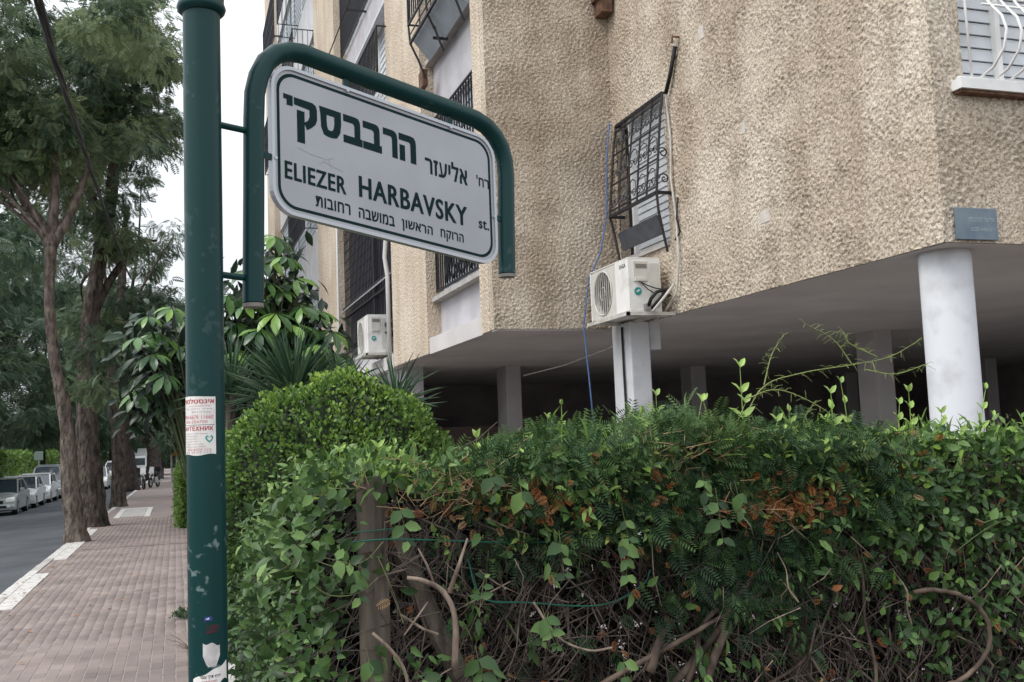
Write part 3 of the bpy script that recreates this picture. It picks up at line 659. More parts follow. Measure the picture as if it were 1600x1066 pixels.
# --- corner window, white shutters and a bulging white grille
W2 = (4.76, 6.4, 3.95, 5.5)
wn = bp('window', MB().box(W2[0], W2[1], 5.22, 5.24, W2[2], W2[3]), M['dark_gap'])
z = W2[2] + .03
while z < W2[3] - .05:
    for xa_, xb_ in ((W2[0] + .02, 5.22), (5.25, 5.80), (5.83, W2[1] - .02)):
        yb_ = 5.19
        sub('slat', MB().poly([(xa_, yb_ - .012, z), (xb_, yb_ - .012, z), (xb_, yb_, z + .083), (xa_, yb_, z + .083), (xa_, yb_ + .004, z), (xb_, yb_ + .004, z), (xb_, yb_ + .012, z + .083), (xa_, yb_ + .012, z + .083)],
            [(0, 1, 2, 3), (7, 6, 5, 4), (0, 4, 5, 1), (3, 2, 6, 7)]), M['shutter'], wn)
    z += .09
sub('frame', MB().box(5.215, 5.255, 5.14, 5.19, W2[2], W2[3]).box(5.795, 5.835, 5.14, 5.19, W2[2], W2[3]), M['white_metal'], wn)
bp('sill', MB().box(4.735, 6.45, 4.97, 5.20, 3.88, 3.948), M['white_metal'])
bp('sill', MB().box(4.75, 6.44, 4.99, 5.20, 3.86, 3.879), M['rust'])
gfr = bp('window_grille', MB().box(4.77, 6.4, 5.02, 5.045, 3.95, 3.975), M['white_metal'])
for i in range(13):
    x = 4.93 + i * .12
    p = [(x, 5.03, 3.965), (x, 4.90, 4.00), (x, 4.80, 4.09), (x, 4.77, 4.20), (x, 4.80, 4.30), (x, 4.88, 4.40), (x, 5.02, 4.62), (x, 5.02, 5.4)]
    sub('bar', MB().tube(p, .009, 6), M['white_metal'], gfr, smooth=True)
sub('bar', MB().tube([(4.88, 5.03, 3.96), (4.86, 5.02, 4.5), (4.86, 5.02, 5.4)], .009, 6), M['white_metal'], gfr, smooth=True)
for (yy, zz) in ((4.88, 4.40), (5.0, 4.60), (4.93, 4.48)): sub('rail', MB().tube([(4.86, yy, zz), (6.4, yy, zz)], .008, 6), M['white_metal'], gfr, smooth=True)
for i in range(6):
    pts = [(4.99 + i * .24 + .05 * math.cos(a), 4.93 + .0 * a, 4.50 + .06 * math.sin(a)) for a in [j * math.pi / 6 for j in range(13)]]
    sub('ring', MB().tube(pts, .006, 4, False), M['white_metal'], gfr, smooth=True)

# --- cables and pipes on the side wall
bp('cable', MB().tube([(4.57, 8.31, 5.50), (4.56, 8.40, 5.35), (4.55, 8.52, 5.12), (4.56, 8.58, 5.0), (4.57, 8.55, 4.6), (4.56, 8.57, 4.2), (4.57, 8.52, 3.8), (4.56, 8.50, 3.4), (4.55, 8.55, 3.1), (4.53, 8.75, 2.95), (4.5, 9.0, 2.86)], .012, 6), M['pvc'], smooth=True)
bp('cable', MB().tube([(4.56, 8.34, 5.44), (4.55, 8.45, 5.2), (4.55, 8.56, 5.05)], .02, 6), M['rubber'], smooth=True)
bp('cable', MB().tube([(4.57, 8.47, 4.0), (4.56, 8.50, 3.8), (4.57, 8.46, 3.66), (4.56, 8.55, 3.6)], .008, 6), M['rubber'], smooth=True)
bp('wall_hook', MB().tube([(4.60, 8.31, 5.52), (4.52, 8.31, 5.52), (4.52, 8.33, 5.46)], .012, 6), M['rust'])
bp('cable', MB().tube([(4.37, 9.45, 2.86), (4.37, 9.45, 2.4), (4.37, 9.44, 1.95), (4.37, 9.4, 1.5)], .012, 6), M['rubber'], smooth=True)
bp('junction_box', MB().box(4.64, 4.76, 9.36, 9.5, 2.62, 2.9), M['column'])
bp('cable', MB().tube([(4.40, 9.7, 2.89), (4.5, 9.8, 2.72), (4.4, 11.2, 2.6), (4.3, 12.4, 2.56)], .007, 6), M['pvc'], smooth=True)
for (yy, zz) in ((7.6, 5.0),): pass

# --- enamel street plaque on the corner wall
pq = empty('street_plaque', (4.83, 5.05, 3.02), 'small blue grey enamel street plaque on the stucco corner above the white column', 'plaque')
MB().box(-.165, .165, -.012, .004, -.105, .10).build('plate', M['plaque'], pq, bevel=0.003)
text_mesh('יקסבברה רזעילא', (-.07, .14, .0, .045), lambda u, v: (u, -.0135, v), 'lettering', M['plaque_ink'], pq, .01)
text_mesh('ELIEZER HARBAVSKY', (-.05, .13, -.05, -.025), lambda u, v: (u, -.0135, v), 'lettering', M['plaque_ink'], pq, .005)

# ================================================================== AIR CONDITIONERS
def aircon(loc, W_, D, H_, label, group=None, detail=True):
    """front faces -X; y from 0 to W_, fan at the far end"""
    t = empty('air_conditioner', loc, label, 'air conditioner', group)
    fy, fz, fr_ = W_ * .66, H_ * .5, H_ * .415
    # casing with a real round opening in front
    mb = MB(); n = 28; ring = [(fy + fr_ * math.cos(2 * math.pi * i / n), fz + fr_ * math.sin(2 * math.pi * i / n)) for i in range(n)]
    y0, y1 = W_ * .315, W_ - .012
    outer = []
    for (a, b) in ring:
        dx, dz = a - fy, b - fz; k = min(((y1 - fy) if dx > 0 else (fy - y0)) / max(abs(dx), 1e-6), ((H_ - .012 - fz)) / max(abs(dz), 1e-6)); outer.append((fy + dx * k, fz + dz * k))
    pts = [(0, a, b) for a, b in ring] + [(0, a, b) for a, b in outer] + [(.05, a, b) for a, b in ring]
    mb.poly(pts, [(i, (i + 1) % n, n + (i + 1) % n, n + i) for i in range(n)] + [(i, 2 * n + i, 2 * n + (i + 1) % n, (i + 1) % n) for i in range(n)])
    mb.build('fan_panel', M['ac_beige'], t)
    bd = MB(); bd.box(-.006, D, 0, W_, H_ - .012, H_); bd.box(.0, D, 0, W_, 0, .012); bd.box(-.006, D, W_ - .012, W_, .012, H_ - .012); bd.box(-.004, D, 0, .010, .012, H_ - .012)
    bd.box(D - .01, D, .01, W_ - .012, .012, H_ - .012); bd.box(-.008, .03, .010, y0, .012, H_ - .012)
    bd.build('casing', M['ac_white'], t, bevel=.004)
    MB().box(.051, .056, y0, y1, .012, H_ - .012).disc((.14, fy, fz), (1, 0, 0), fr_ * .98, .01, 24).build('fan_recess', M['ac_dark'], t)
    fb = MB()
    for k in range(3):
        a0 = k * 2.094
        P = [];
        for j in range(5):
            a = a0 + j * .32
            P += [(.09 - .02 * j / 4, fy + .05 * math.cos(a), fz + .05 * math.sin(a)), (.105 - .035 * j / 4, fy + fr_ * .9 * math.cos(a + .2), fz + fr_ * .9 * math.sin(a + .2))]
        fb.poly(P, [(2 * j, 2 * j + 1, 2 * j + 3, 2 * j + 2) for j in range(4)])
    fb.disc((.085, fy, fz), (1, 0, 0), .055, .05, 14); fb.build('fan', M['fan'], t)
    for i in range(9):
        yy = fy - fr_ * .92 + fr_ * 1.84 * i / 8; h = math.sqrt(max(0, fr_ ** 2 - (yy - fy) ** 2)) * .99
        MB().bar((-.006, yy, fz - h), (-.006, yy, fz + h), .006).build('guard_bar', M['ac_beige'], t)
    g = MB()
    for rr in (.30, 1.0):
        g.tube([(-.008, fy + fr_ * rr * math.cos(a), fz + fr_ * rr * math.sin(a)) for a in [2 * math.pi * j / 28 for j in range(29)]], .003 if rr < 1 else .006, 4, False)
    g.build('guard_ring', M['ac_beige'], t)
    # side panel facing the camera (y = 0): raised service cover, badge, vents
    sp = MB(); sp.box(.05, .20, -.010, .0, H_ * .56, H_ * .93); sp.box(.06, .16, -.024, -.010, H_ * .56, H_ * .62); sp.box(.22, D - .02, -.005, 0, H_ * .1, H_ * .9); sp.build('service_cover', M['ac_beige'], t, bevel=.003)
    MB().box(.07, .19, -.0125, -.0102, H_ * .80, H_ * .88).build('rating_label', M['fan'], t)
    MB().disc((.09, -.006, H_ * .38), (0, 1, 0), .038, .006, 20).build('badge', M['teal'], t)
    ar = MB(); ar.poly([(.065, -.0105, H_ * .38 - .005), (.085, -.0105, H_ * .38 - .012), (.115, -.0105, H_ * .38 + .012), (.095, -.0105, H_ * .38 + .016)], [(0, 1, 2, 3)]); ar.build('badge_mark', M['paper'], t)
    if detail:
        for q in range(7):
            yy = .03 + q * .035
        text_mesh('SAGA', (-.20, -.05, 0, .04), lambda u, v: (-.0095, -u - .01 - .0, H_ * .83 + v), 'lettering', M['ink_black'], t, .03)
        p = MB(); p.tube([(.10, -.02, H_ * .56), (.16, -.05, H_ * .48), (.25, -.06, H_ * .42), (.33, -.06, H_ * .40), (.40, -.02, H_ * .42)], .006, 6); p.tube([(.10, -.02, H_ * .56), (.17, -.06, H_ * .40), (.24, -.08, H_ * .30)], .006, 6); p.build('wiring', M['rubber'], t, smooth=True)
        p = MB(); p.tube([(.17, -.05, H_ * .10), (.18, -.09, H_ * .22), (.24, -.10, H_ * .34), (.32, -.09, H_ * .38), (.42, .02, H_ * .36)], .017, 8); p.tube([(.20, -.05, H_ * .05), (.23, -.10, H_ * .15), (.31, -.10, H_ * .30), (.42, -.02, H_ * .30)], .014, 8); p.build('pipe', M['rubber'], t, smooth=True)
        MB().box(.14, .20, -.06, -.01, H_ * .03, H_ * .14).build('valve', M['rim'], t)
        MB().tube([(.18, -.11, -.01), (.30, -.12, .12), (.43, -.10, .26)], .014, 6).build('drain_hose', M['pvc'], t, smooth=True)
    br = MB()
    for yy in (.10, W_ - .12):
        br.box(-.03, D + .12, yy, yy + .035, -.035, -.004); br.bar((D + .10, yy + .017, -.26), (.10, yy + .017, -.03), .02) if False else None
    br.box(-.05, -.02, -.04, W_ + .03, -.036, -.002); br.box(D - .03, D, -.02, W_ + .03, -.036, -.004); br.box(-.05, D + .12, -.04, -.012, -.036, -.004)
    br.build('bracket', M['pvc'], t)
    return t
aircon((4.13, 8.72, 2.925), .93, .34, .53, 'white outdoor air conditioner with black lettering on the side wall above the pale column', 'outdoor air conditioners on the walls')
aircon((2.93, 15.95, 3.19), .95, .34, .62, 'white outdoor air conditioner in front of the dark barred screen', 'outdoor air conditioners on the walls', False)

rp = MB(); pts = [(4.50, 9.80, 5.14), (4.44, 9.78, 4.7), (4.40, 9.76, 4.1), (4.30, 9.74, 3.7), (4.14, 9.72, 3.4), (4.05, 9.70, 2.9), (4.08, 9.68, 2.3), (4.12, 9.66, 1.4)]
rp.tube(pts, .008, 6); rp.tube([(p[0] + .012 + .008 * math.sin(i * 3), p[1] + .03, p[2]) for i, p in enumerate(pts[:5])], .007, 6)
tag(rp.build('blue_rope', M['rope_blue'], smooth=True), 'blue rope hanging from the iron window grille down past the air conditioner', 'rope')

# ================================================================== STREET NAME POLE AND SIGN
PX, PY = 0.070, 2.605
pole = empty('street_pole', (PX, PY, 0), 'dark green painted steel street pole with a ring and a stuck on notice', 'pole')
o = MB().tube([(0, 0, 0), (0, 0, 1.2), (0, 0, 2.93), (0, 0, 4.2)], .0462, 48).build('shaft', M['pole_paint'], pole); smooth_by_angle(o)
cb = [(z_ - .035, r_) for z_, r_ in [(2.935, .0462), (2.938, .053), (2.944, .0585), (2.952, .061), (2.960, .0585), (2.964, .056), (2.975, .0565), (2.99, .0565), (3.0, .059), (3.012, .0615), (3.025, .0615), (3.03, .0462)]]
o = MB().tube([(0, 0, z_) for z_, _ in cb], [r_ for _, r_ in cb], 48).build('ring', M['pole_paint'], pole); smooth_by_angle(o, 60)
MB().tube([(0, 0, 0), (0, 0, .02)], .12, 32).build('base_plate', M['pole_paint'], pole)
# things stuck on the pole, wrapped round it
def wrap(rad):
    # u metres along the girth (0 = towards the camera), v height
    a0 = math.atan2(-PY, -PX)
    def fn(u, v): a = a0 + u / .0462; return (rad * math.cos(a), rad * math.sin(a), v)
    return fn
def wrapped_sheet(poly_u, v0, v1, name, m, rad, parent, edge=None, n=14):
    """sheet from u0 to u1; edge(u)->(v0,v1) for torn outlines"""
    u0, u1 = poly_u; fn = wrap(rad); fi = wrap(.0463); mb = MB(); P = []
    for i in range(n + 1):
        u = u0 + (u1 - u0) * i / n; a, b = edge(i / n) if edge else (v0, v1); P += [fn(u, a), fn(u, b), fi(u, a), fi(u, b)]
    F = []
    for i in range(n): k = 4 * i; F += [(k, k + 4, k + 5, k + 1), (k + 1, k + 5, k + 7, k + 3), (k, k + 2, k + 6, k + 4)]
    mb.poly(P, F); return mb.build(name, m, parent, smooth=False)
nb, ntp = 1.781, 1.922    # bottom and top of the notice
no_ = wrapped_sheet((-.072, .024), nb, ntp, 'notice', M['paper'], .0469, pole, edge=lambda t: (nb + .002 * math.sin(9 * t), ntp + .001 * math.sin(5 * t)))
fn = wrap(.0472)
H_ = ntp - nb
def line(s, u0, u1, t0, t1, m, off=.015): text_mesh(s, (u0, u1, ntp - H_ * t1, ntp - H_ * t0), fn, 'lettering', m, no_, off)
line('רוטלטסניא', -.069, .021, .035, .12, M['ink_red'], .04)
line('הפצר תפילחו תומיתס תחיתפ', -.045, .012, .15, .175, M['ink_pink'])
line('ביוב ,תוליזנ ,םידוד', -.058, .015, .20, .225, M['ink_faint'])
line('תויחא', -.035, .012, .255, .28, M['ink_faint'])
line('050-6678 11660', -.064, .018, .32, .385, M['ink_pink'], .01)
line('050-554700', -.060, .004, .41, .46, M['ink_pink'], .01)
line('АНТЕХНИК', -.066, .018, .51, .585, M['ink_red'], .03)
for i, (a, b) in enumerate(((-.062, .005), (-.062, -.02), (-.062, -.022), (-.064, -.018), (-.062, -.005), (-.06, .0))):
    line('прочистка труб замена', a, b, .625 + i * .045, .648 + i * .045, M['ink_faint'])
line('050-8775 115', -.052, .012, .895, .93, M['ink_pink'])
line('052 44 77 113', -.06, .012, .945, .975, M['ink_faint'])
sep = MB()
P = [fn(-.069 + .09 * i / 12, ntp - H_ * .485) for i in range(13)] + [fn(-.069 + .09 * i / 12, ntp - H_ * .492) for i in range(13)]
sep.poly(P, [(i, i + 1, 14 + i, 13 + i) for i in range(12)]); sep.build('rule', M['ink_black'], no_)
hp = [(0, -.011), (-.006, -.006), (-.0095, 0), (-.0085, .005), (-.005, .007), (0, .003), (.005, .007), (.0085, .005), (.0095, 0), (.006, -.006)]
hc = (.008, ntp - H_ * .72)
hm = MB(); hin = [(x * .6, y * .6) for x, y in hp]
hm.poly([fn(hc[0] + x, hc[1] + y) for x, y in hp] + [fn(hc[0] + x, hc[1] + y) for x, y in hin], [(i, (i + 1) % 10, 10 + (i + 1) % 10, 10 + i) for i in range(10)]); hm.build('heart_mark', M['teal'], no_)
# torn stickers low on the pole
st = wrapped_sheet((-.012, .028), 1.228, 1.308, 'torn_sticker', M['paper_ripped'], .0469, pole, n=10,
    edge=lambda t: (1.280 + .05 * max(0, abs(t - .5) - .25) * 2, 1.336 - .006 * t - .003 * math.sin(9 * t)) )
st2 = wrapped_sheet((-.038, .05), 1.178, 1.278, 'torn_sticker', M['paper'], .0470, pole, n=22,
    edge=lambda t: (1.163 + (.0 if t < .16 else (.045 if t < .3 else .058 + .010 * math.sin(9 * t) + .02 * t)) , 1.253 + .034 * t + .0015 * math.sin(14 * t)))
line2 = lambda s, u0, u1, v0, v1, m, par: text_mesh(s, (u0, u1, v0, v1), wrap(.0474), 'lettering', m, par, .03)
line2('ןסחמ תולבוה', -.033, .012, 1.236, 1.244, M['ink_faint'], st2); line2('רבוע ךרד יחרפ', -.02, .03, 1.252, 1.261, M['sticker_red'], st2); line2('הריד תריכמל', -.015, .02, 1.245, 1.250, M['ink_pink'], st2)
wrapped_sheet((-.004, .03), 1.358, 1.375, 'old_sticker', M['sticker_red'], .0468, pole, n=6, edge=lambda t: (1.357 + .003 * t, 1.378 - .002 * t))
wrapped_sheet((-.008, .010), 1.378, 1.388, 'old_sticker', M['sticker_blue'], .0468, pole, n=6, edge=lambda t: (1.387, 1.397))
wrapped_sheet((-.005, .003), 1.378, 1.388, 'old_sticker', M['paper'], .0470, pole, n=4, edge=lambda t: (1.391, 1.392 + .003 * t))

# the sign: an arched pipe frame with the plate hung inside
ML = Vector((0.241, 2.673, 2.616)); SU = Vector((0.908, 0.404, -0.106)); SN = Vector((0.407, -0.914, 0.0)).normalized()
def sp_(p, q, d=0.0):
    b = q / .994; a = p + .106 * b; return ML + SU * a + Vector((0, 0, b)) + SN * d
sg = empty('street_sign', (PX, PY, 2.0), 'arched green pipe frame holding a white Hebrew and English street name plate', 'street sign')
sg_off = Matrix.Translation(-Vector((PX, PY, 2.0)))
def sgp(o):
    o.parent = sg; o.matrix_parent_inverse = sg_off; return o
fpts = [(-.006, -.455), (-.030, -.17), (-.048, .03), (-.052, .10), (-.045, .15), (-.028, .195), (.0, .228), (.035, .247), (.075, .256), (.30, .255), (.60, .256), (.70, .254), (.745, .245), (.785, .222), (.815, .19), (.832, .15), (.840, .10), (.850, -.05), (.862, -.215)]
o = sgp(MB().tube([sp_(*q) for q in fpts], .0272, 28).build('pipe_frame', M['pole_paint'])); smooth_by_angle(o, 60)
for q in fpts[0], fpts[-1]:
    p = sp_(*q); sgp(MB().tube([p + Vector((0, 0, -.002)), p + Vector((0, 0, -.012))], .0265, 20).build('end_cap', M['fan']))
for b_ in (-.005, -.395):
    sgp(MB().tube([Vector((PX, PY, 0)) + Vector((0, 0, sp_(-.1, b_).z)), sp_(-.04, b_)], .0085, 10).build('spacer_rod', M['pole_paint']))
def rrect(x0, x1, y0, y1, r, n=8):
    P = []
    for (a, b, t) in ((x1 - r, y1 - r, 0), (x0 + r, y1 - r, 90), (x0 + r, y0 + r, 180), (x1 - r, y0 + r, 270)):
        for i in range(n + 1): th = R(t + 90 * i / n); P.append((a + r * math.cos(th), b + r * math.sin(th)))
    return P
def sa(a, b, d=0.0): return ML + SU * a + Vector((0, 0, b)) + SN * d      # affine plate coordinates
x0, x1, y0, y1 = 0.003, .797, -.204, .206
plate = sgp(MB().prism(rrect(x0 + .008, x1 - .008, y0 + .008, y1 - .008, .062), sa, -.002, .004).build('plate', M['plate_white']))
o1 = rrect(x0, x1, y0, y1, .068); i1 = rrect(x0 + .009, x1 - .009, y0 + .009, y1 - .009, .062); n_ = len(o1)
mb = MB(); mb.poly([sa(*p, .009) for p in o1] + [sa(*p, .009) for p in i1] + [sa(*p, -.012) for p in o1] + [sa(*p, .0041) for p in i1] + [sa(*p, -.012) for p in i1],
    [(i, (i + 1) % n_, n_ + (i + 1) % n_, n_ + i) for i in range(n_)] + [(i, 2 * n_ + i, 2 * n_ + (i + 1) % n_, (i + 1) % n_) for i in range(n_)] + [(n_ + i, n_ + (i + 1) % n_, 3 * n_ + (i + 1) % n_, 3 * n_ + i) for i in range(n_)] + [(2 * n_ + i, 4 * n_ + i, 4 * n_ + (i + 1) % n_, 2 * n_ + (i + 1) % n_) for i in range(n_)])
sgp(mb.build('rim', M['plate_edge']))
o1 = rrect(x0 + .018, x1 - .018, y0 + .018, y1 - .018, .055); i1 = rrect(x0 + .0265, x1 - .0265, y0 + .0265, y1 - .0265, .049)
mb = MB(); mb.poly([sa(*p, .0045) for p in o1] + [sa(*p, .0045) for p in i1], [(i, (i + 1) % n_, n_ + (i + 1) % n_, n_ + i) for i in range(n_)]); sgp(mb.build('border_line', M['ink_green']))
# letters
def pq2(p, q): b = q / .994; return (p + .106 * b, b)
def letter(polys, p0, p1, q0, q1, name='letter'):
    """polys in a unit box, mapped to the measured box"""
    a0, b0 = pq2(p0, q0); a1, _ = pq2(p1, q0); _, b1 = pq2(p0, q1); mb = MB()
    for P in polys:
        if isinstance(P, tuple):      # ring: outer, inner
            O, I = P; n = len(O); mb.poly([sa(a0 + (a1 - a0) * x, b0 + (b1 - b0) * y, .0047) for x, y in O + I], [(i, (i + 1) % n, n + (i + 1) % n, n + i) for i in range(n)])
        else:
            mb.poly([sa(a0 + (a1 - a0) * x, b0 + (b1 - b0) * y, .0047) for x, y in P], [tuple(range(len(P)))])
    bm = bmesh.new(); me = bpy.data.meshes.new(name); me.from_pydata(mb.v, [], mb.f); bm.from_mesh(me); bmesh.ops.triangulate(bm, faces=bm.faces[:], ngon_method='EAR_CLIP'); bm.to_mesh(me); bm.free()
    me.materials.append(M['ink_green']); o = link(bpy.data.objects.new(name, me)); sgp(o); return o
T, Bt = .1245, .044
bet = [(0, 1), (.66, 1), (.82, .97), (.9, .88), (.92, .75), (.92, .27), (1.03, .27), (1.03, 0), (0, 0), (0, .27), (.60, .27), (.60, .66), (.56, .73), (.48, .75), (0, .75)]
letter([[(0, 1), (1, 1), (1, .42), (.34, .40), (.34, .72), (0, .72)]], .033, .062, .077, .126)
letter([[(0, 1), (.8, 1), (.95, .93), (1, .8), (1, .45), (.93, .28), (.75, .12), (.55, .0), (.42, .22), (.60, .34), (.67, .48), (.67, .72), (0, .75)], [(.12, .60), (.45, .60), (.45, -.50), (.12, -.50)]], .069, .141, Bt, T)
letter([([(0, 1), (1.0, 1), (1.0, .55), (.95, .25), (.80, .04), (.62, 0), (.38, 0), (.20, .04), (.08, .28), (.05, .74)], [(.34, .76), (.68, .76), (.69, .55), (.66, .36), (.60, .26), (.55, .24), (.44, .24), (.40, .26), (.35, .36), (.33, .60)])], .148, .219, Bt, T)
letter([bet], .226, .288, Bt, T); letter([bet], .292, .355, Bt, T)
letter([[(0, 1), (.66, 1), (.85, .97), (.96, .88), (1, .74), (1, 0), (.62, 0), (.62, .66), (.58, .73), (.50, .75), (0, .75)]], .362, .413, Bt, T)
letter([[(0, 1), (.72, 1), (.88, .97), (.97, .88), (1, .74), (1, 0), (.67, 0), (.67, .66), (.63, .73), (.56, .75), (0, .75)], [(.04, 0), (.35, 0), (.35, .58), (.04, .58)]], .418, .481, Bt, T)
def sgtext(s, p0, p1, q0, q1, off, m=None, name='lettering'):
    a0, b0 = pq2(p0, q0); a1, _ = pq2(p1, q0); _, b1 = pq2(p0, q1)
    o = text_mesh(s, (a0, a1, b0, b1), lambda u, v: sa(u, v, .0048), name, m or M['ink_green'], None, off)
    if o: sgp(o)
sgtext('רזעילא', .515, .680, .030, .088, .045)
sgtext("'חר", .716, .767, .040, .073, .03)
sgtext('ELIEZER', .053, .247, -.105, -.058, .045)
sgtext('HARBAVSKY', .289, .688, -.100, -.040, .045)
sgtext('st.', .733, .776, -.094, -.066, .03)
sgtext('תובוחר', .153, .265, -.160, -.131, .035)
sgtext('הבשומב', .293, .417, -.160, -.131, .035)
sgtext('ןושארה', .443, .557, -.165, -.131, .035)
sgtext('חקורה', .587, .677, -.163, -.129, .035)
def scr(pts, wd=.002):
    mb = MB()
    for (a, b), (c, d) in zip(pts, pts[1:]):
        L_ = math.hypot(c - a, d - b); nx_, ny_ = -(d - b) / L_ * wd / 2, (c - a) / L_ * wd / 2
        mb.poly([sa(a - nx_, b - ny_, .0049), sa(c - nx_ * .4, d - ny_ * .4, .0049), sa(c + nx_ * .4, d + ny_ * .4, .0049), sa(a + nx_, b + ny_, .0049)], [(0, 1, 2, 3)])
    sgp(mb.build('scratch', M['scratch']))
scr([(.085, -.012), (.12, -.020), (.175, -.022)]); scr([(.15, -.04), (.18, -.018), (.20, -.012)]); scr([(.165, -.03), (.20, -.038), (.23, -.043)], .0015); scr([(.18, -.02), (.19, -.045)], .0015)
for (a, b, c, d) in ((.235, .206, .245, .25), (.245, .206, .255, .25)): pass
for (pa, pb) in (((.245, .203), (.245, .24)), ((.62, .203), (.62, .24)), ((.003, -.06), (-.035, -.055)), ((.797, -.045), (.84, -.045))):
    p, q = sa(*pa), sa(*pb); sgp(MB().bar(p, q, .016, .010, SN).build('mounting_tab', M['pole_paint']))
for (a, b) in ((.245, .196), (.62, .196), (.013, -.06), (.787, -.045)):
    sgp(MB().tube([sa(a, b, .004), sa(a, b, .0115)], .005, 8).build('screw', M['plate_edge']))

# ================================================================== HANGING CABLE AND WIRE
cab = MB(); cp = [(-.42, 2.2, 3.75), (-.63, 5.29, 4.04), (-.83, 9.52, 4.73), (-.95, 13.76, 5.2), (-1.12, 25.37, 6.17), (-1.3, 34, 7.2)]
def spline(P, n=10):
    P = [Vector(p) for p in P]; out = []
    Q = [P[0] * 2 - P[1]] + P + [P[-1] * 2 - P[-2]]
    for i in range(1, len(Q) - 2):
        for j in range(n):
            t = j / n; a, b, c, d = Q[i - 1], Q[i], Q[i + 1], Q[i + 2]
            out.append(.5 * ((2 * b) + (c - a) * t + (2 * a - 5 * b + 4 * c - d) * t * t + (3 * b - 3 * c + d - a) * t ** 3))
    out.append(P[-1]); return out
sp0 = spline(cp, 16)
for ph, r_, w_ in ((0, .013, .012), (2.1, .011, .013), (4.2, .009, .016)):
    cab.tube([p + Vector((w_ * math.cos(ph + i * .35), 0, w_ * math.sin(ph + i * .35))) for i, p in enumerate(sp0)], r_, 6)
tag(cab.build('hanging_cable', M['rubber'], smooth=True), 'thick black twisted cable bundle hanging down through the tree crowns', 'cable')
tag(MB().tube(spline([(-14, 27, 4.55), (-5, 27, 4.4), (3.1, 26, 4.6)], 8), .008, 5).build('overhead_wire', M['wire']), 'thin overhead wire crossing the street to the building', 'wire')

# ================================================================== TREES
FV, FF = frond(6, .30, .125, .3); FV2, FF2 = frond(5, .42, .16)
def make_tree(name, base, trunk, radii, limbs, clumps, label, barkm, leafm, fr_size=.25, per=150, group=None, clump_r=.62, sides=14):
    """trunk, limbs: polylines relative to base; clumps: list of centres relative to base"""
    t = empty(name, base, label, 'tree', group)
    def knobby(pts, rs, seg=10):
        P = spline(pts, 6); k = len(P); R_ = np.interp(np.linspace(0, 1, k), np.linspace(0, 1, len(rs)), rs)
        return P, [r_ * (1 + random.uniform(-.06, .06)) for r_ in R_]
    P, R_ = knobby(trunk, radii); mb = MB(); mb.tube(P, R_, sides)
    # fluted, uneven trunk surface
    n = sides
    for i in range(len(P)):
        for j in range(n):
            v = Vector(mb.v[i * n + j]); c = P[i]; d = v - c; d *= 1 + .10 * math.sin(j * 2.4 + i * .35) + random.uniform(-.04, .04); mb.v[i * n + j] = tuple(c + d)
    # root flare
    o = mb.build('trunk', barkm, t, smooth=True)
    for L_, rr in limbs:
        P, R_ = knobby(L_, rr); o2 = MB().tube(P, R_, 8).build('limb', barkm, t, smooth=True)
    C_ = np.array(clumps); N = len(C_) * per
    ci = np.repeat(np.arange(len(C_)), per)
    d = rand_dirs(N); rad = clump_r * rng.random(N) ** .45 * (0.7 + .6 * rng.random(len(C_))[ci]); pos = C_[ci] + d * rad[:, None] * np.array([1.15, 1.15, .7])
    yd = norm(d * np.array([1, 1, .35]) + rng.normal(0, .45, (N, 3)) + np.array([0, 0, -.45])); hint = np.array([0, 0, 1.]) + rng.normal(0, .4, (N, 3))
    xa, ya, za = frames(yd, hint); sc = fr_size * (0.65 + .7 * rng.random(N))
    V, F = scatter(FV, FF, pos, xa, ya, za, sc)
    tint = np.clip(rng.random(len(C_))[ci] * .55 + rng.random(N) * .45, 0, 1)
    fastmesh('crown', V, F, leafm, t, tint=np.repeat(tint, len(FV)))
    return t
def clumps_in(c, r, n, lo=.45, keep=lambda p: True, anis=(1, 1, 1)):
    out = []
    while len(out) < n:
        d = rand_dirs(1)[0]; k = lo + (1 - lo) * random.random() ** .6; p = np.array(c) + d * np.array(r) * k
        if keep(p): out.append(tuple(p))
    return out
def limb_to(p, q, bend=.4):
    p, q = Vector(p), Vector(q); m_ = (p + q) / 2 + Vector((random.uniform(-bend, bend), random.uniform(-bend, bend), random.uniform(0, bend))); return [tuple(p), tuple(m_), tuple(q)]
RG = 'trees along the near pavement edge'
def sky_gap(y0):
    # keep crowns clear of the open sky between the trees and the building
    def k(p):
        X_, Y_ = p[0], p[1] + y0
        return True
    return k
# tree 1: pale trunk leaning left, forking at six metres
b1 = (-2.0, 23.2, gz(23.2) - .05)
def rel(b, x, y, z): return (x - b[0], y - b[1], z - b[2])
tr1 = [(0.02, 0, 0), (-.02, 0, .35), (-.10, 0, 1.2), (-.20, 0, 2.6), (-.44, 0, 4.0), (-.52, 0, 5.2), (-.50, 0, 6.4)]
lm1 = [([(-.50, 0, 6.3), (-.75, .2, 6.9), (-1.1, .3, 7.4), (-1.5, .2, 8.3)], [.13, .11, .08, .04]), ([(-.50, 0, 6.3), (-.45, .1, 7.2), (-.40, .2, 8.6), (-.2, .3, 10)], [.13, .10, .08, .04]), ([(-.48, 0, 6.35), (-.2, .1, 6.9), (.05, .2, 7.6), (.3, .3, 8.4)], [.12, .10, .08, .04]),
       ([(-.95, .25, 7.15), (-1.5, .3, 7.3), (-2.1, .3, 7.6)], [.06, .04, .02])]
cl1 = clumps_in((-1.0, .8, 10.2), (2.9, 2.8, 2.9), 62, .2) + clumps_in((-2.4, .8, 8.6), (1.6, 1.5, 1.2), 16) + [(.4, .6, 3.3), (.5, .5, 4.2)]
for c_ in cl1[-14:-2:3]: lm1.append((limb_to((-.5, 0, 6.4), c_), [.05, .03, .015]))
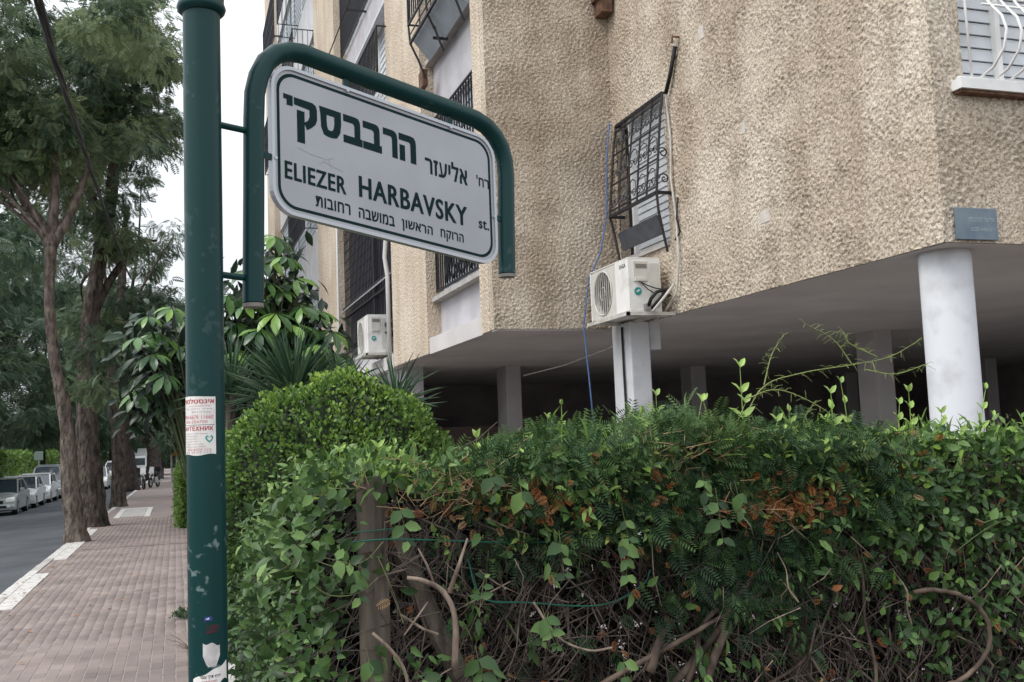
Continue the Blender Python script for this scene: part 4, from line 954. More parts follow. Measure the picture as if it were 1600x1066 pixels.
make_tree('street_tree', b1, tr1, [.27, .22, .175, .135, .11, .10, .12], lm1, cl1, 'first street tree on the kerb with a pale leaning trunk that forks into three', M['bark_pale'], M['canopy'], group=RG, per=150)
# tree 2
b2 = (-2.05, 28.3, gz(28.3) - .05)
tr2 = [(0, 0, 0), (0, 0, .5), (-.05, 0, 1.6), (-.15, 0, 3.2), (-.12, 0, 4.8), (.1, 0, 6.5), (.45, .2, 8.8), (.6, .3, 11.5)]
cl2 = clumps_in((.45, .6, 12.3), (1.95, 2.6, 3.0), 60, .2) + clumps_in((-.1, .5, 8.9), (1.3, 1.6, 1.3), 6) + clumps_in((.9, .5, 7.3), (.9, 1.2, .6), 4) + clumps_in((.4, .3, 5.6), (1.1, 1.3, .8), 5)
lm2 = [([(.0, 0, 5.6), (.5, .2, 6.6), (1.1, .3, 7.5), (1.6, .3, 7.6)], [.16, .10, .06, .03]), ([(.3, .1, 8), (-.4, .3, 9.5), (-.9, .4, 11)], [.14, .09, .05])]
for c_ in cl2[60::4]: lm2.append((limb_to((.3, .1, 7), c_), [.06, .035, .015]))
make_tree('street_tree', b2, tr2, [.42, .33, .28, .24, .21, .19, .16, .08], lm2, cl2, 'second street tree, thick dark ridged trunk just behind the pale one', M['bark'], M['canopy'], group=RG, per=150)
# tree 3
b3 = (-2.0, 39.7, gz(39.7) - .05)
cl3 = clumps_in((-.8, 1.5, 13), (1.8, 3, 3.0), 15, .2) + clumps_in((.8, .5, 6.6), (1.6, 1.5, 1.3), 16) + clumps_in((1.4, .5, 9.8), (1.2, 1.5, 1.2), 3)
make_tree('street_tree', b3, [(0, 0, 0), (0, 0, .5), (0, 0, 2.5), (-.2, 0, 5), (.1, 0, 8), (.3, 0, 11)], [.34, .26, .22, .20, .16, .08], [(limb_to((0, 0, 5.5), c_), [.08, .05, .02]) for c_ in cl3[::8]], cl3, 'third street tree, straight narrow trunk beside the pale frame in the pavement', M['bark'], M['canopy_dark'], group=RG, per=130, fr_size=.32, clump_r=.75)
b4 = (-2.32, 60.4, gz(60) - .05)
cl4 = clumps_in((.2, 2, 9.0), (3.8, 4, 3.2), 50, .2) + clumps_in((2.2, 1, 6.2), (2.0, 1.5, 1.6), 18)
make_tree('street_tree', b4, [(0, 0, 0), (-.1, 0, 1.2), (-.35, 0, 4), (-.4, 0, 7), (-.2, 0, 11)], [.42, .33, .26, .22, .12], [(limb_to((-.3, 0, 6), c_), [.09, .05, .02]) for c_ in cl4[::8]], cl4, 'fourth street tree, dark trunk leaning left right behind the motorcycles', M['bark_dark'], M['canopy_dark'], group=RG, per=90, fr_size=.55, clump_r=1.2)
b5 = (-1.75, 92, gz(92) - .05)
cl5 = clumps_in((.5, 2, 8), (4.5, 4, 3.6), 60, .2) + clumps_in((1, 1, 5), (3.6, 2, 1.2), 16)
make_tree('street_tree', b5, [(0, 0, 0), (-.1, 0, 2), (-.5, 0, 4), (-.9, 0, 7)], [.75, .5, .38, .2], [([(-.05, 0, 1.6), (.5, 0, 3.2), (.9, 0, 5)], [.38, .3, .2])] + [(limb_to((.1, 0, 4), c_), [.12, .07, .03]) for c_ in cl5[::10]], cl5, 'farthest street tree, brown trunk dividing low beside the walking person', M['bark'], M['canopy_dark'], group=RG, per=80, fr_size=.7, clump_r=1.3)
# trees across the street
LG = 'trees across the street'
labels = ['dark bushy tree across the road filling the gap behind the pale forked trunk', 'tall dark tree across the road at the left edge, above the first parked car', 'dark tree across the road behind the silver parked car', 'dark tree across the road behind the small green sign', 'tree across the road with a stout trunk behind the last white car', 'far tree across the road seen between the first two kerb trunks', 'farthest tree across the road closing the view down the street']
specs = [(-9.8, 46, 8.2, 4.4, 9), (-10.6, 36, 11, 4.6, 9), (-10.4, 67, 12, 5.2, 9), (-11.5, 52, 12.5, 5.0, 9), (-10.2, 88, 12.5, 6, 9), (-9.5, 112, 12.5, 7, 11), (-8.5, 150, 12, 8, 11)]
for (x, y, h, r_, zt), lb_ in zip(specs, labels):
    b_ = (x, y, gz(y) - .5)
    s_ = y / 50 if y > 50 else 1
    n_c = 56
    cl = clumps_in((.6, 0, h), (r_, r_, h - 4.5), n_c, .25) + clumps_in((1.2, 0, 5.2), (r_ * .8, 2.5, 1.6), 16)
    lean = random.uniform(-.5, .5)
    make_tree('street_tree', b_, [(0, 0, 0), (lean * .1, 0, 2), (lean * .4, 0, 5), (lean, 0, 9)], [.5, .38, .3, .2], [(limb_to((lean * .4, 0, 5.5), c_), [.12, .07, .03]) for c_ in cl[::9]], cl, lb_, M['bark_dark'], M['canopy_dark'], fr_size=.45 * s_ ** .8, per=80, group=LG, clump_r=1.05 * s_ ** .5, sides=10)
# dense garden trees behind, on the right of the pavement far away
for (x, y, h, r_, lb_) in ((2.6, 47, 4.6, 2.6, 'dark leafy garden tree beyond the umbrella plant, right of the pavement'), (3.2, 76, 5.5, 4.0, 'far garden tree above the low stone wall'), (1.6, 118, 6.5, 6, 'rounded tree closing the pavement in the distance')):
    cl = clumps_in((0, 0, h), (r_, r_, h * .62), 60, .3)
    make_tree('garden_tree', (x, y, gz(y) - .1), [(0, 0, 0), (.1, 0, 1.5), (0, 0, h * .8)], [.2, .16, .1], [(limb_to((0, 0, h * .4), c_), [.06, .04, .02]) for c_ in cl[::10]], cl, lb_, M['bark_dark'], M['canopy_dark'], fr_size=.5 + y / 220, per=80, clump_r=.8 + y / 160, group='trees in the gardens')
# woods closing the far end, too dense to count
N = 16000; px_ = rng.uniform(-60, 26, N); py_ = rng.uniform(185, 215, N); hh = 9 + 3 * np.sin(px_ * .35) + 2 * np.sin(px_ * .13 + 1)
pz_ = gz(190) + rng.random(N) ** .8 * hh; mk = ~((px_ > -7.2) & (px_ < -3.0) & (pz_ < 3.5)); px_, py_, pz_ = px_[mk], py_[mk], pz_[mk]; N = len(px_)
xa, ya, za = frames(rng.normal(0, 1, (N, 3)), rand_dirs(N)); V, F = scatter(FV2, FF2, np.stack([px_, py_, pz_], 1), xa, ya, za, 1.6 + rng.random(N))
fastmesh('far_woods', V, F, M['canopy_dark'], None, tint=np.repeat(rng.random(N), len(FV2)), kind='stuff', label='distant mass of trees at the far end of the street')
# leafy belt on the verge across the street
N = 9000; px_ = rng.uniform(-20, -13.5, N); py_ = rng.uniform(38, 150, N); pz_ = rng.random(N) * (4.5 + 1.5 * np.sin(py_ * .4)) - .8
xa, ya, za = frames(rng.normal(0, 1, (N, 3)), rand_dirs(N)); V, F = scatter(FV2, FF2, np.stack([px_, py_, pz_], 1), xa, ya, za, .7 + .7 * rng.random(N))
fastmesh('undergrowth', V, F, M['canopy_dark'], None, tint=np.repeat(rng.random(N), len(FV2)), kind='stuff', label='dark undergrowth behind the hedge across the street')

def leafy_hedge(name, x0, x1, y0, y1, z0, z1, size, n, m, label, cat='hedge'):
    t = empty(name, ((x0 + x1) / 2, (y0 + y1) / 2, z0), label, cat)
    P = np.stack([rng.uniform(x0, x1, n), rng.uniform(y0, y1, n), rng.uniform(z0, z1, n)], 1)
    face = rng.integers(0, 3, n); P[face == 0, 0] = x0 + rng.normal(0, .05, (face == 0).sum()) if x1 > 0 else x1 + rng.normal(0, .08, (face == 0).sum()); P[face == 1, 1] = y0 + rng.normal(0, .05, (face == 1).sum()); P[face == 2, 2] = z1 + rng.normal(0, .08, (face == 2).sum())
    P -= np.array(t.location)
    d = rng.normal(0, 1, (n, 3)); xa, ya, za = frames(d + np.array([0, 0, .4]), rand_dirs(n)); V, F = scatter(SMALL_V, SMALL_F, P, xa, ya, za, size * (.6 + .8 * rng.random(n)))
    fastmesh('foliage', V, F, m, t, tint=np.repeat(rng.random(n), 4), kind='stuff'); return t
leafy_hedge('hedge', -11.2, -10.1, 42, 100, -1.0, 1.75, .30, 9000, M['far_hedge'], 'bright green hedge across the road behind the parked cars')
leafy_hedge('hedge', .06, .7, 25.5, 33, -.15, 1.25, .085, 9000, M['far_hedge'], 'short clipped green hedge at the right edge of the far pavement')
leafy_hedge('hedge', .5, 1.3, 8.5, 25, -.05, 1.3, .10, 7000, M['canopy_dark'], 'dark low hedge along the garden behind the street pole')

# ================================================================== CARS, MOTORCYCLES, PERSON, FAR STREET THINGS
def car(loc, label, paint, kind='sedan', rz=0):
    """length along +Y (front at y=0, facing -Y), width along x, on the ground at z=0"""
    t = empty('parked_car', loc, label, 'car', 'cars parked across the road', rz)
    Lc, Wc = (4.3, 1.72); Hc = 1.46 if kind != 'van' else 1.95
    if kind == 'sedan': prof = [(0, .30), (.02, .58), (.12, .72), (.95, .88), (1.12, .92), (3.75, .98), (4.2, .92), (4.28, .6), (4.25, .32)]; gl = [(1.05, .90), (1.75, 1.42), (2.4, 1.47), (3.05, 1.43), (3.75, .98)]
    elif kind == 'hatch': prof = [(0, .30), (.02, .60), (.12, .76), (.80, .92), (.95, .96), (3.9, 1.0), (4.05, .9), (4.1, .6), (4.05, .32)]; gl = [(.85, .93), (1.6, 1.46), (2.5, 1.52), (3.5, 1.46), (3.95, 1.0)]
    else: prof = [(0, .32), (.02, .75), (.15, .95), (.6, 1.1), (.75, 1.14), (4.2, 1.15), (4.3, .9), (4.3, .5), (4.3, .34)]; gl = [(.65, 1.1), (1.35, 1.82), (2.2, 1.95), (4.1, 1.93), (4.28, 1.14)]
    xs = [-.5, -.46, -.3, 0, .3, .46, .5]
    V, F = [], []
    full = prof + [(prof[-1][0], .25), (0.02, .25)]
    for xi in xs:
        k = 1 if abs(xi) < .45 else (.97 if abs(xi) < .5 else .93)
        for (y_, z_) in full: V.append((xi * Wc, Lc / 2 + (y_ - Lc / 2) * (1 if abs(xi) < .4 else .985), .25 + (z_ - .25) * (k if z_ > .6 else 1)))
    n = len(full)
    for a in range(len(xs) - 1):
        for i in range(n): F.append((a * n + i, a * n + (i + 1) % n, (a + 1) * n + (i + 1) % n, (a + 1) * n + i))
    F.append(tuple(range(n))); F.append(tuple(reversed([(len(xs) - 1) * n + i for i in range(n)])))
    mb = MB(); mb.v, mb.f = V, F; body = smooth_by_angle(mb.build('body', paint, t), 40)
    # greenhouse: glass volume with painted roof and pillars
    gv, gf = [], []
    g2_ = gl
    for sx in (-1, 1):
        for (y_, z_) in g2_: gv.append((sx * (Wc / 2 - .06 - (z_ - .9) * .20), y_, z_ - .02))
    n = len(g2_)
    for i in range(n - 1): gf.append((i, i + 1, n + i + 1, n + i))
    gf.append(tuple(reversed(range(n)))); gf.append(tuple(n + i for i in range(n)))
    mb = MB(); mb.v, mb.f = gv, gf; mb.build('glazing', M['glass_dark'], t)
    rf = MB(); a, b, c = g2_[1], g2_[2], g2_[3]
    hw = lambda z_: (Wc / 2 - .05 - (z_ - .9) * .20)
    rf.poly([(-hw(a[1]), a[0], a[1]), (hw(a[1]), a[0], a[1]), (hw(b[1]), b[0], b[1] + .01), (-hw(b[1]), b[0], b[1] + .01), (hw(c[1]), c[0], c[1]), (-hw(c[1]), c[0], c[1])], [(0, 1, 2, 3), (3, 2, 4, 5)])
    for sx in (-1, 1):
        for (p, q) in ((g2_[0], g2_[1]), (g2_[3], g2_[4])): rf.bar((sx * hw(p[1]), p[0], p[1]), (sx * hw(q[1]), q[0], q[1] - .01), .06, .05)
        rf.bar((sx * hw(a[1]), a[0], a[1] - .02), (sx * hw(c[1]), c[0], c[1] - .02), .05, .05)
        mid = (b[0] + .05); rf.bar((sx * (hw(.95) + .005), mid, .93), (sx * (hw(b[1]) + .005), mid, b[1] - .02), .05, .02)
    rf.build('roof', paint, t)
    for sx in (-1, 1):
        for wy in (.78, Lc - .80):
            wheel = MB().disc((sx * (Wc / 2 - .10), wy, .31), (1, 0, 0), .31, .20, 20).build('wheel', M['tyre'], t)
            MB().disc((sx * (Wc / 2 + .003), wy, .31), (1, 0, 0), .20, .01, 16).build('rim', M['rim'], wheel)
            MB().tube([(sx * (Wc / 2 - .03), wy + .36 * math.cos(R(a_)), .31 + .36 * math.sin(R(a_))) for a_ in range(0, 181, 20)], .025, 5).build('wheel_arch', M['rubber'], wheel)
        MB().poly([(sx * .82, .06, .66), (sx * .50, -.0, .64), (sx * .52, -.0, .56), (sx * .82, .03, .58), (sx * .80, .32, .76), (sx * .56, .10, .73)], [(0, 1, 2, 3), (0, 4, 5, 1)]).build('headlight', M['lamp_glass'], t)
        MB().box(min(sx * .86, sx * 1.02), max(sx * .86, sx * 1.02), g2_[0][0] + .18, g2_[0][0] + .30, .95, 1.08).build('mirror', paint, t, bevel=.02)
        MB().box(sx * .6 - .08, sx * .6 + .08, -.012, .02, .36, .44).build('fog_lamp', M['lamp_glass'], t)
    MB().box(-.42, .42, -.015, .03, .50, .63).build('grille', M['rubber'], t); MB().box(-.55, .55, -.012, .03, .33, .43).build('air_intake', M['rubber'], t)
    MB().box(-.26, .26, -.03, -.015, .44, .53).build('number_plate', M['plate_yellow'], t)
    return t
def road_z(x, y): return gz(y) - .15 - (-2.18 - x) / 6.82 * .29
for (y, paint, kd, lb_) in ((44.8, 'car_silver', 'sedan', 'silver grey saloon car, first of the row parked across the road'),
                            (50.6, 'car_white', 'sedan', 'white car parked directly behind the silver saloon'),
                            (56.3, 'car_white', 'hatch', 'white hatchback with dark windscreen, third in the row across the road'),
                            (62.0, 'car_grey', 'van', 'taller pale grey people carrier, fourth in the row across the road'),
                            (74.0, 'car_white', 'hatch', 'white car with a blue stripe seen between the first two trunks')):
    x_ = -6.95 if y < 70 else -5.3
    c_ = car((x_, y, road_z(x_, y)), lb_, M[paint], kd)
    if y > 70: MB().box(-.5, .5, 1.0, 2.2, 1.5, 1.62).build('blue_roof_bar', M['blue_paint'], c_)
car((-5.2, 95, road_z(-5.2, 95)), 'white van parked at the bend, seen beside the third kerb trunk', M['car_white'], 'van')
car((-4.9, 101.5, road_z(-4.9, 101.5)), 'white van at the far end of the row of parked cars', M['car_white'], 'van')
# white lorry box far away beside the fourth tree
tk = empty('box_truck', (-3.9, 110, gz(110) - .15), 'pale box truck far down the street beside the fourth trunk', 'truck')
MB().box(-1.1, 1.1, 1.4, 6, .7, 3.0).build('cargo_box', M['car_white'], tk, bevel=.04); MB().box(-1.0, 1.0, 0, 1.3, .4, 2.2).build('cab', M['car_white'], tk, bevel=.1); MB().box(-.9, .9, -.02, .02, 1.3, 2.0).build('windscreen', M['glass_dark'], tk)
for sx in (-1, 1):
    for wy in (.7, 4.8): MB().disc((sx * .95, wy, .42), (1, 0, 0), .42, .25, 18).build('wheel', M['tyre'], tk)

def motorbike(loc, label, rz):
    t = empty('motorcycle', loc, label, 'motorcycle', 'motorcycles parked on the pavement', rz)
    for wy in (0, 1.3):
        wh = MB().tube([(0, wy + .27 * math.cos(a), .30 + .27 * math.sin(a)) for a in [2 * math.pi * i / 18 for i in range(19)]], .055, 6, False).build('wheel', M['tyre'], t)
        MB().disc((0, wy, .30), (1, 0, 0), .18, .03, 14).build('rim', M['rim'], wh)
    MB().bar((.09, 0, .30), (.09, .32, .88), .045).bar((-.09, 0, .30), (-.09, .32, .88), .045).build('fork', M['rim'], t)
    MB().tube([(0, .30, .82), (0, .5, .86), (0, .75, .80), (0, .95, .66)], [.09, .16, .15, .08], 10).build('fuel_tank', M['rubber'], t, smooth=True)
    MB().tube([(0, .75, .78), (0, 1.1, .80), (0, 1.5, .88)], [.13, .13, .07], 8).build('seat', M['tyre'], t, smooth=True)
    MB().box(-.14, .14, .45, .95, .25, .62).build('engine', M['rim'], t, bevel=.03)
    MB().tube([(.14, .6, .3), (.16, 1.1, .32), (.17, 1.6, .42)], [.03, .05, .05], 8).build('exhaust', M['rim'], t)
    MB().tube([(-.36, .42, 1.02), (-.15, .30, .98), (0, .30, .96), (.15, .30, .98), (.36, .42, 1.02)], .018, 6).build('handlebar', M['rubber'], t)
    MB().disc((0, .18, .86), (0, 1, 0), .09, .12, 14).build('headlight', M['lamp_glass'], t)
    MB().poly([(-.16, .12, .84), (.16, .12, .84), (.12, .26, 1.22), (-.12, .26, 1.22)], [(0, 1, 2, 3)]).build('windshield', M['lamp_glass'], t)
    for sx in (-1, 1): MB().tube([(sx * .28, .38, 1.02), (sx * .34, .34, 1.16)], .012, 5).disc((sx * .34, .33, 1.2), (0, 1, 0), .05, .02, 10).build('mirror', M['rubber'], t)
    MB().box(-.17, .17, 1.3, 1.65, .92, 1.2).build('top_box', M['rubber'], t, bevel=.04)
motorbike((-1.75, 61.2, gz(61.2)), 'black motorcycle with a windshield, nearer of the two by the fourth trunk', .25)
motorbike((-1.45, 64.0, gz(64.0)), 'dark motorcycle standing behind the nearer one on the pavement', -.3)
# pedestrian
def person(loc):
    t = empty('person', loc, 'person in dark clothes walking away on the far pavement', 'person')
    me = bpy.data.meshes.new('body'); J = [(0, 0, .95), (0, 0, 1.2), (0, 0, 1.42), (0, 0, 1.52), (0, -.01, 1.62), (0, 0, 1.74), (.18, 0, 1.40), (.24, .05, 1.12), (.22, -.06, .90), (-.18, 0, 1.40), (-.24, -.03, 1.12), (-.22, .10, .90), (.09, 0, .90), (.11, -.12, .50), (.10, -.12, .07), (.10, -.24, .03), (-.09, 0, .90), (-.10, .10, .50), (-.10, .22, .08), (-.10, .10, .03)]
    E_ = [(0, 1), (1, 2), (2, 3), (3, 4), (4, 5), (2, 6), (6, 7), (7, 8), (2, 9), (9, 10), (10, 11), (0, 12), (12, 13), (13, 14), (14, 15), (0, 16), (16, 17), (17, 18), (18, 19)]
    me.from_pydata(J, E_, []); o = link(bpy.data.objects.new('body', me), t); me.materials.append(M['cloth_dark'])
    sk = o.modifiers.new('skin', 'SKIN'); rr = [.15, .14, .15, .055, .09, .085, .065, .045, .035, .065, .045, .035, .085, .065, .045, .04, .085, .065, .045, .04]
    for v, r_ in zip(me.skin_vertices[0].data, rr): v.radius = (r_, r_)
    me.skin_vertices[0].data[0].use_root = True
    sb = o.modifiers.new('sub', 'SUBSURF'); sb.levels = 1; sb.render_levels = 2
    hd = MB().tube([(0, -.01, 1.56), (0, -.01, 1.62), (0, -.01, 1.70), (0, -.01, 1.76), (0, -.01, 1.79)], [.06, .095, .10, .075, .02], 12).build('hair', M['bark_dark'], t, smooth=True)
    for sx in (-1, 1): MB().tube([(sx * .22, -.06 if sx > 0 else .10, .90), (sx * .22, -.08 if sx > 0 else .12, .80)], [.03, .035], 6).build('hand', M['skin'], t)
person((-1.22, 97.5, gz(97.5)))
# small road sign across the street
rs = empty('road_sign', (-8.9, 76, gz(76) - .4), 'small pale green rectangular road sign on a thin post across the street', 'road sign')
MB().tube([(0, 0, 0), (0, 0, 2.9)], .05, 8).build('post', M['sign_green'], rs); MB().box(-.28, .28, -.08, -.05, 2.35, 2.95).build('panel', M['sign_green'], rs)
# low stone wall, white posts and an orange sign by the far pavement
lw = empty('stone_wall', (1.2, 78, gz(78)), 'low pale stone wall beside the pavement under the orange sign', 'wall')
MB().box(-1.4, 1.6, 0, .3, 0, .62).build('wall_body', M['stone_wall'], lw); MB().box(-1.45, 1.65, -.05, .35, .62, .70).build('coping', M['kerb_white'], lw)
og = empty('warning_sign', (.02, 76, gz(76)), 'square orange sign on a thin post above the low wall', 'sign')
MB().tube([(0, 0, 0), (0, 0, 2.6)], .035, 8).build('post', M['white_metal'], og); MB().box(-.28, .24, -.06, -.03, 1.85, 2.45).build('panel', M['orange_paint'], og)
wp = empty('marker_post', (-.3, 75.5, gz(75.5)), 'plain grey post left of the orange sign', 'post')
MB().tube([(0, 0, 0), (0, 0, 1.95), (0, 0, 2.0)], [.07, .07, .03], 10).build('shaft', M['column_grey'], wp)

# ================================================================== GARDEN PLANTS BEHIND THE HEDGE
def leafobj_mesh(TV, TF, m, name='leaf'):
    me = bpy.data.meshes.new(name); me.from_pydata([tuple(v) for v in TV], [], [tuple(int(i) for i in f) for f in TF]); me.materials.append(m); me.polygons.foreach_set('use_smooth', [True] * len(me.polygons)); return me
def place_leaf(me, parent, pos, y, hint, s, name='leaf'):
    y = Vector(y).normalized(); x = y.cross(Vector(hint)).normalized(); z = x.cross(y)
    o = bpy.data.objects.new(name, me); COL.objects.link(o); o.parent = parent
    sc = Vector(s) if hasattr(s, '__len__') else Vector((s, s, s))
    o.matrix_basis = Matrix.Translation(pos) @ Matrix((x, y, z)).transposed().to_4x4() @ Matrix.Diagonal((*sc, 1)); return o
# umbrella plant: palmate leaves, leaflets radiating from a stalk end
SV = np.array([(0, 0, 0), (0, .14, -.01), (-.15, .42, .02), (0, .42, -.03), (.15, .42, .02), (-.17, .68, -.04), (0, .68, -.09), (.17, .68, -.04), (-.08, .9, -.16), (.08, .9, -.16), (0, 1, -.24)])
SF = [(0, 1, 2), (0, 4, 1), (1, 3, 2), (1, 4, 3), (2, 3, 6), (2, 6, 5), (3, 4, 7), (3, 7, 6), (5, 6, 8), (6, 7, 9), (6, 9, 8), (8, 9, 10)]
sme = leafobj_mesh(SV, SF, M['schefflera'])
um = empty('umbrella_plant', (.75, 9.2, 0), 'tall glossy umbrella plant with drooping palm shaped leaves behind the street pole', 'plant')
stems = MB(); heads = []
spots = [(-.30, 0, 2.75), (-.22, .1, 2.95), (-.18, -.1, 2.60), (-.12, .1, 2.80), (-.02, .0, 3.0), (.05, .1, 2.7), (-.25, .2, 2.45), (-.08, -.1, 2.42), (.1, .2, 2.95), (-.30, .1, 2.30),
         (.45, 0, 3.15), (.52, .1, 2.9), (.62, -.1, 3.35), (.70, 0, 3.1), (.80, .1, 3.5), (.88, 0, 3.68), (.95, -.1, 3.45), (.78, -.1, 3.25), (.92, 0, 3.2), (1.05, .1, 3.3), (1.08, -.1, 3.02),
         (.85, -.1, 2.95), (.70, -.15, 2.80), (.98, 0, 2.85), (1.15, .1, 2.85), (1.28, 0, 3.0), (1.35, 0, 2.80), (1.22, -.1, 2.66), (1.05, -.15, 2.62), (.60, 0, 2.62), (.45, .1, 2.55), (1.40, .1, 2.60), (.35, .2, 2.9), (.85, .2, 2.7), (1.1, .2, 3.1), (.9, .1, 3.02), (.6, .1, 3.05)]
cnt = 0
for (x, dy, z) in spots:
    c = Vector((x - .75, dy + random.uniform(-.12, .12), z)); heads.append(c)
    tilt = Vector((random.uniform(-.3, .3), random.uniform(-.7, -.1), 1)).normalized(); a0 = random.random() * 6
    base = Vector((0, 1, 0)).cross(tilt).normalized(); b2_ = tilt.cross(base)
    nl = random.choice((7, 8, 8, 9)); s = random.uniform(.17, .25)
    for k in range(nl):
        if cnt >= 298: break
        a = a0 + 2 * math.pi * k / nl; d = base * math.cos(a) + b2_ * math.sin(a)
        place_leaf(sme, um, c + d * .015, d + Vector((0, 0, -.25 - .3 * random.random())), tilt, s * random.uniform(.8, 1.1)); cnt += 1
    root = Vector((.0 if x > .3 else -.55, .1, 1.2)); stems.tube([root, (root + c) / 2 + Vector((0, .1, .15)), c], [.014, .009, .004], 5)
stems.tube([(0, .1, 0), (0, .1, 1.4), (.1, .1, 3.0), (.13, .1, 3.6)], [.04, .035, .02, .01], 7); stems.tube([(-.5, .1, 0), (-.55, .1, 1.3), (-.8, .1, 2.6)], [.035, .03, .012], 7)
stems.build('stem', M['stem_dark'], um)
# its deeper leaves, shade painted into their darker colour
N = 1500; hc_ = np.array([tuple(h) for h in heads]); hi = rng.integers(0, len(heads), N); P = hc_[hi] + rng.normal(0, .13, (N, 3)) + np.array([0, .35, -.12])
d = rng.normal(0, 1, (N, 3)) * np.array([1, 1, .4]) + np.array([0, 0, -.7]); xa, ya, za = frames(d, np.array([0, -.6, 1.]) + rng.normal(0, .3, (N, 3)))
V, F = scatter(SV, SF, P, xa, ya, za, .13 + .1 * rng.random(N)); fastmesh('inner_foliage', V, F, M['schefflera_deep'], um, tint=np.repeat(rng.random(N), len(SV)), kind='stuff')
# spiky dracaenas / yuccas
BV = np.array([(-.5, 0, 0), (.5, 0, 0), (-.55, .3, .03), (0, .3, -.02), (.55, .3, .03), (-.42, .65, .0), (0, .65, -.05), (.42, .65, .0), (0, 1, -.10), (0, 0, -.03)])
BF = [(0, 9, 3), (0, 3, 2), (9, 1, 4), (9, 4, 3), (2, 3, 6), (2, 6, 5), (3, 4, 7), (3, 7, 6), (5, 6, 8), (6, 7, 8)]
bme = leafobj_mesh(BV, BF, M['blade'])
def spiky(loc, n, L_, wd, label, trunk_h, spread=1.0):
    t = empty('yucca_plant', loc, label, 'plant', 'spiky plants behind the round bush')
    for i in range(n):
        el = random.uniform(-.25, 1.4); az = random.uniform(0, 6.283); d = Vector((math.cos(az) * math.cos(el), math.sin(az) * math.cos(el) * .8, math.sin(el)))
        place_leaf(bme, t, Vector((0, 0, trunk_h + random.uniform(-.08, .12))) + d * .03, d, (random.uniform(-.2, .2), -.3, 1), (wd * random.uniform(.8, 1.2), L_ * random.uniform(.75, 1.1), L_ * .5))
    MB().tube([(0, 0, 0), (0, 0, trunk_h * .6), (0, 0, trunk_h)], [.06, .05, .04], 8).build('trunk', M['bark'], t)
spiky((.86, 7.9, 0), 210, .56, .017, 'large spiky yucca plant between the umbrella plant and the round bush', 2.12)
spiky((.42, 8.4, 0), 90, .45, .016, 'spiky plant half hidden just right of the green pole', 2.2)
spiky((1.25, 8.0, 0), 90, .42, .016, 'narrow spiky plant rising behind the top of the round bush', 2.12)
spiky((1.60, 7.6, 0), 90, .38, .015, 'spiky plant below the air conditioner at the first pier', 2.02)

# clipped round bush
rb = empty('round_bush', (.975, 6.5, 0), 'clipped round bright green bush behind the hedge corner', 'bush')
def dome(N, r0, size, m, name, tn, jit=.03):
    d = rand_dirs(N * 2); d = d[d[:, 2] > -.55][:N]; hol = np.sin(d[:, 0] * 17 + 2) * np.sin(d[:, 1] * 15) * np.sin(d[:, 2] * 19 + 1); d = d[(hol > -.35) | (rng.random(len(d)) < .35)]; N = len(d)
    lump = 1 + .055 * np.sin(d[:, 0] * 9 + 1) * np.sin(d[:, 2] * 8) + .03 * np.sin(d[:, 1] * 11) + .02 * np.sin(d[:, 0] * 23 + d[:, 2] * 17)
    sh = np.array([.78, .9, .79]); p = d * sh * (r0 * lump)[:, None] + rng.normal(0, jit, (N, 3)) + np.array([0, 0, 1.43])
    yd = norm(d + rng.normal(0, .55, (N, 3)) + np.array([0, 0, .3])); xa, ya, za = frames(yd, d + rng.normal(0, .6, (N, 3)))
    V, F = scatter(LEAF_V, LEAF_F, p, xa, ya, za, np.stack([size * (.6 + .6 * rng.random(N))] * 3, 1) * np.array([1.1, 1, 1]))
    cl_ = .5 + .5 * np.sin(d[:, 0] * 13 + d[:, 1] * 7) * np.sin(d[:, 2] * 12 + d[:, 0] * 5)
    tint = np.clip(tn(d, cl_, rng.random(N)), 0, 1); fastmesh(name, V, F, m, rb, tint=np.repeat(tint, len(LEAF_V)), kind='stuff')
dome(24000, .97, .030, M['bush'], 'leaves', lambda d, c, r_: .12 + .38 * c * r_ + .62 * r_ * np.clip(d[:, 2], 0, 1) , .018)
dome(9000, .90, .034, M['bush_inner'], 'inner_leaves', lambda d, c, r_: r_, .03)  # inner layer, shade between the leaves put into its dark colour
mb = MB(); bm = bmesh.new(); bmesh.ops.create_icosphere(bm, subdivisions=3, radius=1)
mb.v = [(v.co.x * .70, v.co.y * .74, v.co.z * .66 + 1.42) for v in bm.verts]; mb.f = [tuple(v.index for v in f.verts) for f in bm.faces]; bm.free(); mb.build('dark_filler', M['dark_core'], rb)  # added solid ellipsoid, its dark colour stands in for shade behind the leaves

# ================================================================== THE FRONT HEDGE
hg = empty('creeper_hedge', (1.8, 3.4, 0), 'overgrown hedge of creeper and conifer on a wire fence filling the foreground', 'hedge')
HO = np.array([1.8, 3.4, 0.])
HX0, HX1, HY = .36, 3.9, 3.12
def h2(*p): return (p[0] - HO[0], p[1] - HO[1], p[2] - HO[2])
def top_z(x): return 1.69 + .016 * np.sin(x * 31) + .014 * np.sin(x * 19.3 + 2) + .07 * np.exp(-((x - 1.75) / .4) ** 2) + .018 * np.sin(x * 5.1 + .5) + .02 * np.sin(x * 11.7)
